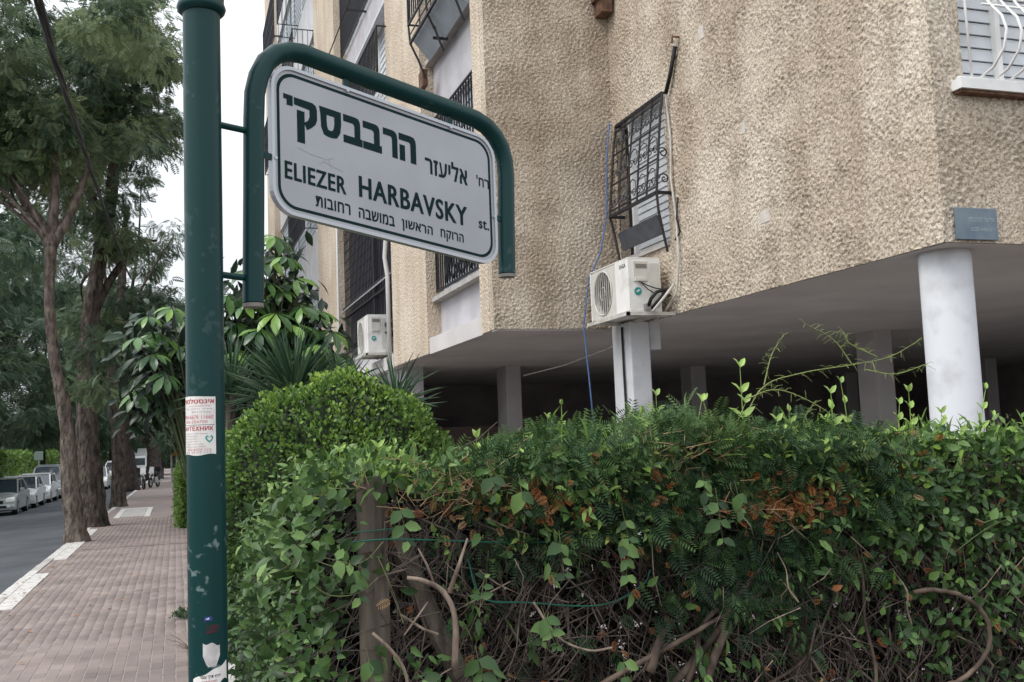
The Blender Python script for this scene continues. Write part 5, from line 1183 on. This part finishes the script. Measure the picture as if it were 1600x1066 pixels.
# fence posts and strut
def postmesh(pts, r_, n=10):
    mb = MB(); P = spline(pts, 8); mb.tube(P, r_, n)
    for i in range(len(P)):
        for j in range(n): v = Vector(mb.v[i * n + j]); d = v - P[i]; mb.v[i * n + j] = tuple(P[i] + d * (1 + .07 * math.sin(j * 1.9) + random.uniform(-.02, .02)))
    return mb
postmesh([h2(.575, 3.14, 0), h2(.572, 3.14, .8), h2(.57, 3.13, 1.69)], .047).build('post', M['post_wood'], hg)
postmesh([h2(.655, 3.16, 1.50), h2(.74, 3.15, 1.27), h2(.88, 3.15, .98), h2(1.1, 3.16, .6)], .034).build('strut', M['post_wood'], hg)
postmesh([h2(2.22, 3.35, 0), h2(2.2, 3.35, 1.6)], .045).build('post', M['post_wood'], hg)
# broken branch and thicker stems
bb = MB(); bb.tube(spline([h2(.655, 3.03, 1.385), h2(.70, 3.02, 1.375), h2(.765, 3.03, 1.335), h2(.80, 3.03, 1.25), h2(.795, 3.04, 1.10)], 5), [.006] * 5 + [.0075] * 5 + [.0085] * 6 + [.010] * 5, 9)
bb.tube([h2(.785, 3.03, 1.33), h2(.81, 3.02, 1.40), h2(.845, 3.02, 1.49)], [.008, .006, .003], 7); bb.tube([h2(.74, 3.03, 1.35), h2(.715, 3.02, 1.42), h2(.69, 3.02, 1.47)], [.005, .004, .002], 6); bb.tube([h2(.78, 3.03, 1.34), h2(.815, 3.02, 1.345)], [.004, .002], 6)
bb.build('broken_branch', M['twig_pale'], hg, smooth=True)
b2m = MB(); b2m.tube(spline([h2(.545, 3.02, 1.235), h2(.59, 3.0, 1.19), h2(.63, 3.0, 1.13), h2(.645, 3.01, 1.07)], 5), .005, 6)
b2m.tube([h2(.63, 3.02, 1.28), h2(.70, 3.03, 1.23), h2(.745, 3.03, 1.21)], .004, 5); b2m.tube([h2(.64, 3.02, 1.22), h2(.715, 3.02, 1.31)], .003, 5); b2m.tube(spline([h2(2.40, 3.02, 1.27), h2(2.435, 3.0, 1.20), h2(2.43, 3.0, 1.14), h2(2.46, 3.02, 1.08)], 4), [.0022] * 4 + [.003] * 5 + [.0035] * 4, 5); b2m.tube(spline([h2(1.92, 3.0, 1.37), h2(1.95, 3.0, 1.31), h2(1.955, 3.0, 1.25), h2(1.99, 3.0, 1.2)], 4), [.0018] * 6 + [.0028] * 7, 5)
b2m.tube(spline([h2(1.05, 3.02, 1.28), h2(1.12, 3.0, 1.17), h2(1.22, 3.0, 1.12), h2(1.30, 3.0, 1.12)], 5), .004, 5)
for _ in range(46):
    x = random.uniform(.45, 3.6); z = random.uniform(.85, 1.55); a = random.uniform(-1.2, 1.2); L_ = random.uniform(.05, .22)
    b2m.tube([h2(x, HY - .06 - random.random() * .05, z), h2(x + math.sin(a) * L_ * .5 + random.uniform(-.02, .02), HY - .08, z - math.cos(a) * L_ * .5), h2(x + math.sin(a) * L_, HY - .06, z - math.cos(a) * L_)], [.0022, .0018, .0009], 4)
b2m.build('dead_twigs', M['twig_pale'], hg, kind='stuff')
# heavy stems low in the hedge, plus the looping vine at the right
hs_ = MB()
for pts, r_ in (([(1.35, 3.2, .7), (1.55, 3.1, .95), (1.72, 3.10, 1.10), (1.80, 3.08, 1.22), (1.92, 3.12, 1.30)], .014), ([(1.50, 3.2, .7), (1.62, 3.08, 1.0), (1.66, 3.09, 1.12), (1.74, 3.08, 1.2), (1.95, 3.16, 1.26)], .011), ([(1.62, 3.05, .78), (1.66, 3.05, .98), (1.74, 3.06, 1.12)], .019), ([(1.0, 3.12, .8), (1.25, 3.06, .98), (1.6, 3.05, 1.12), (1.9, 3.1, 1.22)], .010), ([(1.9, 3.12, .9), (2.1, 3.12, 1.0), (2.3, 3.14, 1.3)], .006), ([(1.45, 3.05, 1.02), (1.50, 3.04, 1.15)], .017), ([(2.3, 3.1, .7), (2.35, 3.09, .9), (2.31, 3.08, 1.1), (2.33, 3.1, 1.25), (2.30, 3.1, 1.4)], .006)):
    P = spline([h2(*p) for p in pts], 6); hs_.tube(P, [r_ * (1.1 - .5 * i / len(P)) * random.uniform(.92, 1.08) for i in range(len(P))], 8)
loop = [(2.53 + .27 * math.cos(a), 3.02, 1.02 + .17 * math.sin(a)) for a in [R(100 - 12 * i) for i in range(17)]] + [(2.35, 3.05, .86), (2.2, 3.1, .87)]
hs_.tube([Vector(q) + Vector((random.uniform(-.003, .003), 0, random.uniform(-.003, .003))) for q in spline([h2(*p) for p in loop], 2)], .0085, 8)
hs_.build('vine_stem', M['vine_bark'], hg, smooth=True)
# tangle of brown twigs
tw = MB()
for _ in range(4600):
    x = random.uniform(.52, HX1); y = HY + random.random() ** 1.6 * .55 - .03; z = random.uniform(.62, 1.68); a = random.gauss(0, .8); L_ = random.uniform(.10, .42); dx, dz = math.sin(a) * L_, -math.cos(a) * L_
    r_ = random.uniform(.0009, .0026) * (1 if random.random() > .08 else 2)
    k = [(x, y, z), (x + dx * .35 + random.uniform(-.045, .045), y + random.uniform(-.03, .03), z + dz * .35), (x + dx * .7 + random.uniform(-.045, .045), y + random.uniform(-.03, .03), z + dz * .7 + random.uniform(-.02, .02)), (x + dx, y + random.uniform(-.03, .03), z + dz)]
    tw.tube([h2(*p) for p in k], [r_, r_, r_ * .8, r_ * .5], 4, False)
sw = MB()
for _ in range(420):
    cx_, sx_, cz0 = random.choice(((1.50, .09, 1.70), (1.72, .14, 1.72), (2.42, .12, 1.66), (1.0, .2, 1.64), (.75, .12, 1.66), (1.98, .10, 1.60), (2.0, .2, 1.52)))
    x = random.gauss(cx_, sx_); z = cz0 + random.gauss(0, .035); y = HY - .08 + abs(random.gauss(0, .08)); a = random.uniform(0, 6.28); L_ = random.uniform(.04, .13)
    sw.tube([h2(x, y, z), h2(x + math.cos(a) * L_ * .5 + random.uniform(-.015, .015), y + random.uniform(-.02, .02), z + math.sin(a) * L_ * .35), h2(x + math.cos(a) * L_, y + random.uniform(-.03, .03), z + math.sin(a) * L_ * .6)], [.0016, .0014, .0008], 3, False)
sw.build('dry_straw', M['straw'], hg, kind='stuff')
tw.build('twig_tangle', M['twig_tangle'], hg, kind='stuff')
# chain link fence with green tie wires
cw = MB(); s_ = .055
for i in range(-30, 75):
    for sgn in (1, -1):
        x = HX0 + i * s_; P = []
        for k in range(0, 23):
            zz = .5 + k * s_; xx = x + (k * s_ * sgn if sgn > 0 else -k * s_) + (0 if sgn > 0 else 22 * s_ * .0)
            P.append((xx, zz))
        P = [(a, b) for a, b in P if HX0 < a < HX1 and b < 1.62]
        if len(P) > 1: cw.tube([h2(P[0][0], HY + .03, P[0][1]), h2(P[-1][0], HY + .03, P[-1][1])], .0011, 3, False)
cw.build('chain_link', M['wire'], hg, kind='stuff')
gw = MB(); gw.tube(spline([h2(.50, 3.08, 1.497), h2(.60, 3.06, 1.50), h2(.75, 3.09, 1.485), h2(1.0, 3.1, 1.46), h2(1.5, 3.1, 1.43)], 6), .0028, 5); gw.tube(spline([h2(.86, 3.08, 1.42), h2(.90, 3.07, 1.30), h2(1.05, 3.08, 1.27), h2(1.3, 3.08, 1.24), h2(1.45, 3.08, 1.29), h2(1.48, 3.07, 1.34)], 6), .0026, 5); gw.tube([h2(.5, 3.08, 1.525), h2(.64, 3.07, 1.53)], .002, 5)
gw.build('tie_wire', M['wire_green'], hg)

# foliage: near-black inner leaves, the shade inside painted into their colour
def leaves(name, N, gen, m, size, tint, tmpl=(LEAF_V, LEAF_F), down=.2, wide=1.0, kind='stuff', outn=np.array([-.15, -1, .35])):
    P, nrm = gen(N); N = len(P)
    yd = norm(rng.normal(0, .8, (N, 3)) + nrm * .5 + np.array([0, 0, -down])); xa, ya, za = frames(yd, nrm + rng.normal(0, .45, (N, 3)))
    s = size * (.55 + .8 * rng.random(N)); V, F = scatter(tmpl[0], tmpl[1], P - HO, xa, ya, za, np.stack([s * wide, s, s], 1))
    return fastmesh(name, V, F, m, hg, tint=np.repeat(np.clip(tint(P, rng.random(N)), 0, 1), len(tmpl[0])), kind=kind)
FRONT = np.array([0, -1, .3]); TOPN = np.array([0, -.3, 1.]); SIDE = np.array([-1, -.4, .3])
def clumpf(x, z, s=1.0): return .5 + .5 * np.sin(x * 7.3 * s + 1.3 * np.sin(z * 9)) * np.sin(z * 11 * s + x * 3.1)
def gen_front(xa_, xb_, za_, zb_, dens=lambda x, z: np.ones_like(x), depth=.10):
    def g(N):
        x = rng.uniform(xa_, xb_, N * 3); z = rng.uniform(za_, zb_, N * 3); k = rng.random(N * 3) < dens(x, z); x, z = x[k][:N], z[k][:N]
        bulge = .10 * np.sqrt(np.clip((z - .6) / 1.1, 0, 1)) * (1 + .4 * np.sin(x * 6 + z * 4)); y = HY - bulge + np.abs(rng.normal(0, depth, len(x))); P = np.stack([x, y, z], 1); return P, np.tile(FRONT, (len(x), 1))
    return g
def gen_top(xa_, xb_, d0=-.08, d1=1.0):
    def g(N):
        x = rng.uniform(xa_, xb_, N); y = HY + rng.uniform(d0, d1, N); z = top_z(x) + rng.normal(0, .028, N) - .35 * np.clip((HY - y), 0, 1); return np.stack([x, y, z], 1), np.tile(TOPN, (N, 1))
    return g
def gen_side(N):
    y = HY - .02 + rng.random(N) ** 1.2 * 5.0; z = .35 + rng.random(N) * (np.clip(1.72 - .17 * (y - 3.3), 1.3, 1.72) - .35); x = .33 + .05 * np.sin(y * 5 + z * 4) + np.abs(rng.normal(0, .07, N)) + np.clip((z - 1.5) * .4, 0, 1) ** 1; return np.stack([x, y, z], 1), np.tile(SIDE, (N, 1))
def gen_sidetop(N):
    y = HY + rng.random(N) * 4; x = .35 + rng.random(N) * .6; z = np.clip(1.72 - .17 * (y - 3.3), 1.3, 1.72) + rng.normal(0, .03, N); return np.stack([x, y, z], 1), np.tile(TOPN, (N, 1))
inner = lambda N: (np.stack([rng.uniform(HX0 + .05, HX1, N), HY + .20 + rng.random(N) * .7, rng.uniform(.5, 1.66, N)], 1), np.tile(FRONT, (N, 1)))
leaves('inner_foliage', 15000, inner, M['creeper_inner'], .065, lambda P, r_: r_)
leaves('side_foliage', 3300, gen_side, M['creeper'], .062, wide=.72, tint= lambda P, r_: .04 + .75 * r_ ** 1.4 * (.3 + .8 * clumpf(P[:, 1], P[:, 2])) + .25 * (P[:, 2] - 1))  # tint lightens upwards, light from above put into the colour
leaves('side_top_foliage', 1800, gen_sidetop, M['creeper'], .042, wide=.75, tint= lambda P, r_: .35 + .5 * r_)
# broad creeper leaves: left third, scattered middle, dense right
def dens_creep(x, z):
    left = np.exp(-((x - .42) / .13) ** 2) * .95; rightd = 1 / (1 + np.exp(-(x - 2.45) / .10)) * np.where(z > 1.32, 1, .25 + .2 * (clumpf(x, z) > .6)); top = np.exp(-((z - 1.68) / .07) ** 2) * (.75 - .35 * ((x > 1.25) & (x < 2.3)))
    post_gap = 1 - .85 * ((x > .48) & (x < .85) & (z < 1.62))
    return np.clip((left * np.where(z > 1.25, 1, .6) + rightd + top + (.03 + .10 * (clumpf(x, z) > .8)) * (z > 1.2) + .015) * post_gap, 0, 1)
leaves('creeper_foliage', 3300, gen_front(HX0 - .03, HX1, .62, 1.75, dens_creep), M['creeper'], .045, wide=.8, tint= lambda P, r_: .02 + .58 * r_ * (0.3 + .9 * clumpf(P[:, 0], P[:, 2])) + .35 * np.clip(P[:, 2] - 1.35, 0, .4))  # front leaves dark, lighter near the top: fall of light painted into tint
leaves('top_foliage', 3000, gen_top(HX0, HX1), M['creeper'], .038, wide=.75, tint= lambda P, r_: .3 + .55 * r_)  # lighter tint on top stands in for light from the sky
leaves('right_foliage', 1500, gen_front(2.25, HX1, 1.0, 1.72, lambda x, z: np.clip((x - 2.1) * 2, 0, 1) * np.where(z > 1.35, 1, .35), .06), M['creeper'], .042, lambda P, r_: .10 + .75 * r_ ** 1.5 * (.3 + .8 * clumpf(P[:, 0], P[:, 2], 1.6)) + .2 * np.clip(P[:, 2] - 1.4, 0, .4))  # darker tint low down, paler high up, painted as light from above
leaves('mixed_foliage', 1300, gen_front(.75, 2.6, 1.42, 1.76, lambda x, z: np.where(clumpf(x * 1.9 + 3, z * 1.3) > .5, 1, .15) * np.clip((z - 1.35) * 4, 0.1, 1), .04), M['creeper'], .036, lambda P, r_: .2 + .75 * r_, wide=.6)
leaves('hanging_foliage', 650, gen_front(.5, HX1, .62, 1.4, lambda x, z: np.where(clumpf(x * 1.4 + 1, z * 1.2) > .72, 1, .04), .03), M['creeper'], .05, lambda P, r_: .1 + .6 * r_, down=1.2, wide=.6)
leaves('grassy_tufts', 900, gen_top(.4, HX1, -.06, .4), M['creeper_bright'], .075, lambda P, r_: r_ * .6, down=-.9, wide=.12)
leaves('young_foliage', 300, gen_top(HX0, HX1, -.12, .5), M['creeper_bright'], .042, lambda P, r_: r_)
leaves('young_foliage_right', 420, gen_front(2.3, HX1, 1.2, 1.78), M['creeper_bright'], .034, lambda P, r_: r_ * .7)
# conifer sprays in the middle
CV, CF = [], []
for i in range(9):
    t = .08 + .9 * i / 9; l = .30 * (1 - t * .6)
    for s in (-1, 1): b_ = len(CV); CV += [(0, t, 0), (s * l, t + l * .9, -.04), (s * l * .5, t + l * .2, 0), (s * l * .35, t + l * .65, 0.02)]; CF += [(b_, b_ + 2, b_ + 1), (b_, b_ + 1, b_ + 3)]
CV, CF = np.array(CV), np.array(CF)
NV, NF = frond(7, .26, .07, .2)
def dens_con(x, z): return np.clip((.25 + 1.2 * (clumpf(x * 1.3, z * 1.6) > .45)) * np.exp(-((x - 1.75) / .65) ** 2) * np.where(z > 1.52, 1, np.where(z > 1.38, .38, .04)) + .45 * np.exp(-(((x - 1.95) / .25) ** 2 + ((z - 1.28) / .14) ** 2)), 0, 1)
leaves('conifer_foliage', 4200, gen_front(.75, 2.6, .95, 1.76, dens_con, .09), M['conifer'], .07, lambda P, r_: .1 + .6 * r_ * (0.4 + .8 * clumpf(P[:, 0] * 1.7, P[:, 2] * 1.5)) + .3 * np.clip((P[:, 2] - 1.55) * 3, 0, .4), (NV, NF), .5)
leaves('conifer_top', 3400, gen_top(.95, 2.5, -.08, .6), M['conifer'], .075, lambda P, r_: .35 + .6 * r_, (NV, NF), -.2)
def dens_dead(x, z):
    a = np.exp(-(((x - 2.0) / .17) ** 2 + ((z - 1.53) / .08) ** 2)); b_ = np.exp(-(((x - 1.02) / .22) ** 2 + ((z - 1.60) / .06) ** 2)) * .7; c = np.exp(-(((x - 1.48) / .08) ** 2 + ((z - 1.60) / .12) ** 2)) * .6; e = np.exp(-(((x - 2.42) / .12) ** 2 + ((z - 1.62) / .05) ** 2)) * .5; return np.clip(a + b_ + c + e + .02, 0, 1)
leaves('dead_foliage', 3200, gen_front(.6, 3.4, .9, 1.76, dens_dead, .05), M['dead'], .036, lambda P, r_: r_, (NV, NF), .3)
leaves('rust_sprays', 520, gen_front(.8, 2.6, 1.4, 1.7, lambda x, z: np.exp(-(((x - 2.0) / .16) ** 2 + ((z - 1.53) / .06) ** 2)) + .35 * np.exp(-(((x - 1.05) / .16) ** 2 + ((z - 1.58) / .05) ** 2)), .012), M['dead'], .045, lambda P, r_: .3 + .6 * r_, (NV, NF), .3, outn=None)
leaves('dead_leaves', 330, gen_front(.45, 3.5, .7, 1.74, dens_dead, .06), M['dead'], .035, lambda P, r_: r_)
# the largest creeper leaves, one by one
lme = leafobj_mesh(LEAF_V, LEAF_F, M['creeper_leaf'])
def add_leaf(x, y, z, d, s, hint=(0, -1, .4)): place_leaf(lme, hg, Vector(h2(x, y, z)), d, hint, (s * 1.05, s, s))
sprigs = MB(); cnt = 0
def sprig(x, y, z, ax, n, s, stem_r=.0011):
    """a shoot with opposite pairs of leaves"""
    global cnt
    ax = Vector(ax).normalized(); L_ = n * s * .62; sd_ = ax.cross(Vector((0, -1, .2))).normalized(); P = []
    for i in range(n + 1):
        t = i / n; p = Vector((x, y, z)) + ax * L_ * t + Vector((0, 0, -.12 * L_ * t * t)); P.append(p)
        if i == 0: continue
        k = 1 - .45 * t
        for sg_ in (-1, 1):
            if cnt >= 296: return
            if random.random() < .08: continue
            d = sd_ * sg_ + ax * .6 + Vector((random.uniform(-.6, .6), random.uniform(-.7, .2), random.uniform(-.6, .25))); add_leaf(p.x, p.y, p.z, d, s * k * random.uniform(.6, 1.25), (random.uniform(-.3, .3), -1, .5)); cnt += 1
    sprigs.tube([h2(*p) for p in P], [stem_r] * (len(P) - 1) + [stem_r * .5], 4)
for (x, z, n, s, ax) in ((.40, 1.47, 3, .06, (.9, 0, -.2)), (.47, 1.46, 3, .055, (.3, 0, -1)), (.62, 1.63, 3, .065, (.25, 0, -1)), (.44, 1.64, 3, .055, (-.5, 0, .1)), (.50, 1.66, 3, .05, (-.7, 0, .1)), (.38, 1.56, 3, .06, (-.6, -.2, -.5)),
                         (.90, 1.72, 2, .075, (.2, -.1, -1)), (1.0, 1.68, 2, .085, (.1, -.1, -1)), (.86, 1.28, 3, .06, (.15, 0, .9)), (.84, 1.18, 3, .065, (.2, 0, -.9)), (.87, 1.08, 2, .06, (-.1, 0, -1)), (.66, 1.12, 3, .055, (.5, 0, -.5)), (.52, 1.20, 3, .06, (.2, 0, -1)), (.57, 1.05, 3, .055, (.2, 0, -1)), (.46, 1.12, 3, .055, (-.2, 0, -1)),
                         (1.12, 1.62, 3, .055, (.1, 0, 1)), (1.12, 1.50, 3, .065, (.1, 0, -1)), (1.05, 1.28, 3, .065, (.3, 0, -.8)), (1.09, 1.25, 2, .065, (-.3, 0, -.9)), (1.34, 1.56, 2, .075, (.2, 0, -1)), (1.33, 1.48, 3, .065, (.1, 0, -1)), (1.32, 1.12, 2, .06, (0, 0, -1)), (1.34, 1.04, 2, .06, (0, 0, -1)),
                         (1.64, 1.66, 3, .055, (.1, 0, -1)), (1.69, 1.60, 3, .08, (.05, -.1, -1)), (1.75, 1.62, 2, .07, (.2, 0, -1)), (2.15, 1.40, 2, .055, (.3, 0, .4)), (2.28, 1.62, 3, .05, (.2, 0, .8)), (2.55, 1.48, 4, .055, (.5, 0, -.3)), (2.75, 1.42, 4, .055, (.8, 0, .2)), (2.36, 1.10, 3, .05, (.3, 0, -.8)), (2.42, 1.0, 3, .045, (.2, 0, .9)),
                         (2.9, 1.3, 3, .05, (-.3, 0, -.8)), (3.0, 1.5, 4, .05, (.3, 0, .6)), (2.6, 1.3, 3, .05, (.3, 0, .6)), (2.85, 1.15, 3, .05, (.5, 0, .4)), (.42, .98, 3, .05, (.3, 0, -.6)), (.75, .92, 3, .05, (.2, 0, -.8))):
    sprig(x, HY - .12 - random.random() * .05, z, ax, n, s)
# tendrils
for pts in ([(.38, 3.0, 1.46), (.44, 2.98, 1.44), (.52, 2.98, 1.45), (.58, 3.0, 1.50)], [(.36, 3.0, 1.40), (.42, 2.98, 1.36), (.50, 2.98, 1.36), (.56, 2.98, 1.40)], [(.56, 2.99, 1.46), (.60, 2.98, 1.36), (.63, 2.98, 1.26)], [(2.62, 3.0, 1.30), (2.8, 2.98, 1.40), (3.0, 2.98, 1.44)]): sprigs.tube(spline([h2(*p) for p in pts], 5), .0013, 5)
sprigs.build('tendrils', M['tendril'], hg, kind='stuff')
# upright young shoots along the top, each a part
sv, sf = LEAF_V, LEAF_F
def shoot(x, z0, h, n, s, lean=0):
    mb = MB(); P = [Vector(h2(x, 3.2, z0 - .05))]
    y0_ = 3.2 + random.uniform(-.08, .25)
    P = [Vector(h2(x + lean * t * t * h, y0_, z0 - .05 + (h + .05) * t)) for t in (0, .25, .5, .75, 1)]
    mb.tube(P, [.0028, .0025, .002, .0018, .001], 5)
    for i in range(n):
        t = (i + 1) / n; p = P[0].lerp(P[4], t) if lean == 0 else P[min(4, int(t * 4))]; a0 = random.random() * 3
        for sg_ in (0, math.pi):
            a = a0 + sg_ + i * 1.57; d = Vector((math.cos(a), math.sin(a) * .6, .5 + .9 * t)).normalized(); x_ = d.cross(Vector((0, -.6, 1))).normalized(); z_ = x_.cross(d); ss = s * (1.1 - .5 * t)
            mb.poly([tuple(p + x_ * v[0] * ss * .8 + d * v[1] * ss + z_ * v[2] * ss) for v in sv], [tuple(f) for f in sf])
    mb.build('shoot', M['shoot'], hg)
M['shoot'] = mat('shoot', (0.24, 0.36, 0.08), 0.5, 0.4, var=0.3, vscale=12)
for (x, h, n, s, ln) in ((.50, .10, 3, .04, 0), (.62, .07, 3, .045, 0), (.70, .09, 3, .035, 0), (.98, .14, 4, .045, 0), (1.02, .10, 3, .04, .3), (1.20, .07, 2, .035, 0), (1.27, .10, 3, .035, 0), (1.33, .17, 3, .03, 0), (1.44, .09, 2, .035, 0), (1.60, .10, 3, .04, 0), (1.67, .13, 3, .045, 0), (1.80, .15, 3, .05, .2), (1.90, .12, 3, .045, -.2), (1.96, .24, 4, .055, 0), (2.02, .16, 3, .06, .4), (2.08, .10, 3, .05, .2),
                       (2.24, .10, 4, .045, 0), (2.30, .14, 4, .05, 0), (2.36, .10, 4, .05, .2), (2.50, .20, 5, .045, -.1), (2.56, .14, 4, .045, .1), (2.72, .16, 4, .045, 0), (2.80, .10, 4, .045, .1), (2.95, .08, 3, .045, 0), (3.05, .20, 4, .045, .2), (3.15, .12, 3, .04, 0), (.80, .06, 3, .035, 0), (1.12, .06, 3, .035, 0)):
    shoot(x, float(top_z(x)) - .02, h * (1.35 if x > 1.85 else 1.1), n, s * 1.4, ln)
for i in range(26):
    x = random.uniform(.4, 3.4); shoot(x, float(top_z(x)) - .03, random.uniform(.04, .12), random.choice((2, 3)), random.uniform(.025, .045), random.uniform(-.3, .3))
# bare arching sprays at the right
av = MB()
for pts in ([(1.96, 3.3, 1.72), (2.08, 3.3, 1.93), (2.26, 3.3, 1.99), (2.5, 3.3, 2.02), (2.68, 3.3, 2.05), (2.84, 3.3, 2.12)], [(2.02, 3.3, 1.90), (2.16, 3.3, 1.93), (2.34, 3.3, 1.86), (2.5, 3.3, 1.74)], [(2.50, 3.3, 2.02), (2.42, 3.3, 2.12), (2.30, 3.3, 2.18)], [(2.56, 3.3, 2.0), (2.70, 3.3, 1.98), (2.86, 3.3, 2.02)], [(2.62, 3.3, 2.05), (2.5, 3.3, 2.1), (2.46, 3.3, 2.16)], [(2.1, 3.3, 1.95), (2.14, 3.3, 2.06), (2.20, 3.3, 2.14)], [(2.28, 3.3, 1.70), (2.26, 3.3, 1.80), (2.30, 3.3, 1.86)]):
    P = spline([h2(*p) for p in pts], 6); av.tube(P, [.0026 - .0016 * i / len(P) for i in range(len(P))], 5)
    for i in range(2, len(P), 1):
        for _ in range(2):
            d = Vector((random.uniform(-1, 1), random.uniform(-.4, .2), random.uniform(-.5, .3))).normalized(); q = P[i] + d * random.uniform(.02, .055); av.tube([P[i], (P[i] + q) / 2 + Vector((0, 0, .006)), q], [.0009, .0009, .0006], 3, False)
av.build('bare_spray', M['stem_spray'] if 'stem_spray' in M else M['stem_green'], hg)
# kerb under the hedge, dry weeds on the pavement
tag(MB().box(.325, .42, 2.2, 24, -.1, .12).box(.42, 6, 2.95, 3.05, -.1, .12).build('hedge_kerb', M['kerb_white']), kind='structure')
def weed(loc, label, n, L_):
    t = empty('weed', loc, label, 'weed'); mb = MB()
    for _ in range(n):
        a = random.uniform(0, 6.28); d = Vector((math.cos(a), math.sin(a), random.uniform(.2, .9))).normalized() * L_ * random.uniform(.5, 1); mb.tube([(0, 0, 0), tuple(d * .5 + Vector((0, 0, .02))), tuple(d)], [.004, .003, .0015], 4)
    mb.build('stalk', M['twig_pale'], t)
weed((.12, 9.6, .01), 'dry stalks of weed on the pavement beside the pole', 9, .28)
t_ = empty('weed_tuft', (.08, 11.5, .0), 'small dark tuft of weed growing at the pavement edge', 'weed')
N = 160; P = rng.normal(0, .06, (N, 3)) * np.array([1, 1, .3]) + np.array([0, 0, .03]); xa, ya, za = frames(rng.normal(0, 1, (N, 3)) + np.array([0, 0, .6]), rand_dirs(N)); V, F = scatter(SMALL_V, SMALL_F, P, xa, ya, za, .05 + .04 * rng.random(N)); fastmesh('leaves', V, F, M['canopy_dark'], t_, tint=np.repeat(rng.random(N), 4), kind='stuff')

# fallen leaves along the kerb, round the trunks and by the hedge
N = 420; fx = np.concatenate([rng.normal(-1.95, .12, 200), rng.uniform(-2.0, .3, 100), rng.normal(.22, .07, 120)]); fy = rng.uniform(8, 34, N); P = np.stack([np.clip(fx, -2.6, .31), fy, np.array([gz(v) for v in fy]) + .016], 1)
P[P[:, 0] < -2.02, 2] += 0.0; P[P[:, 0] < -2.19, 2] -= .155
a = rng.uniform(0, 6.28, N); xa = np.stack([np.cos(a), np.sin(a), rng.normal(0, .15, N)], 1); ya = norm(np.stack([-np.sin(a), np.cos(a), rng.normal(0, .1, N)], 1)); V, F = scatter(SMALL_V, SMALL_F, P, norm(xa), ya, np.cross(norm(xa), ya), .03 + .045 * rng.random(N))
fastmesh('fallen_leaves', V, F, M['dead'], None, tint=np.repeat(rng.random(N), 4), kind='stuff', label='dry fallen leaves scattered on the pavement and along the kerb')
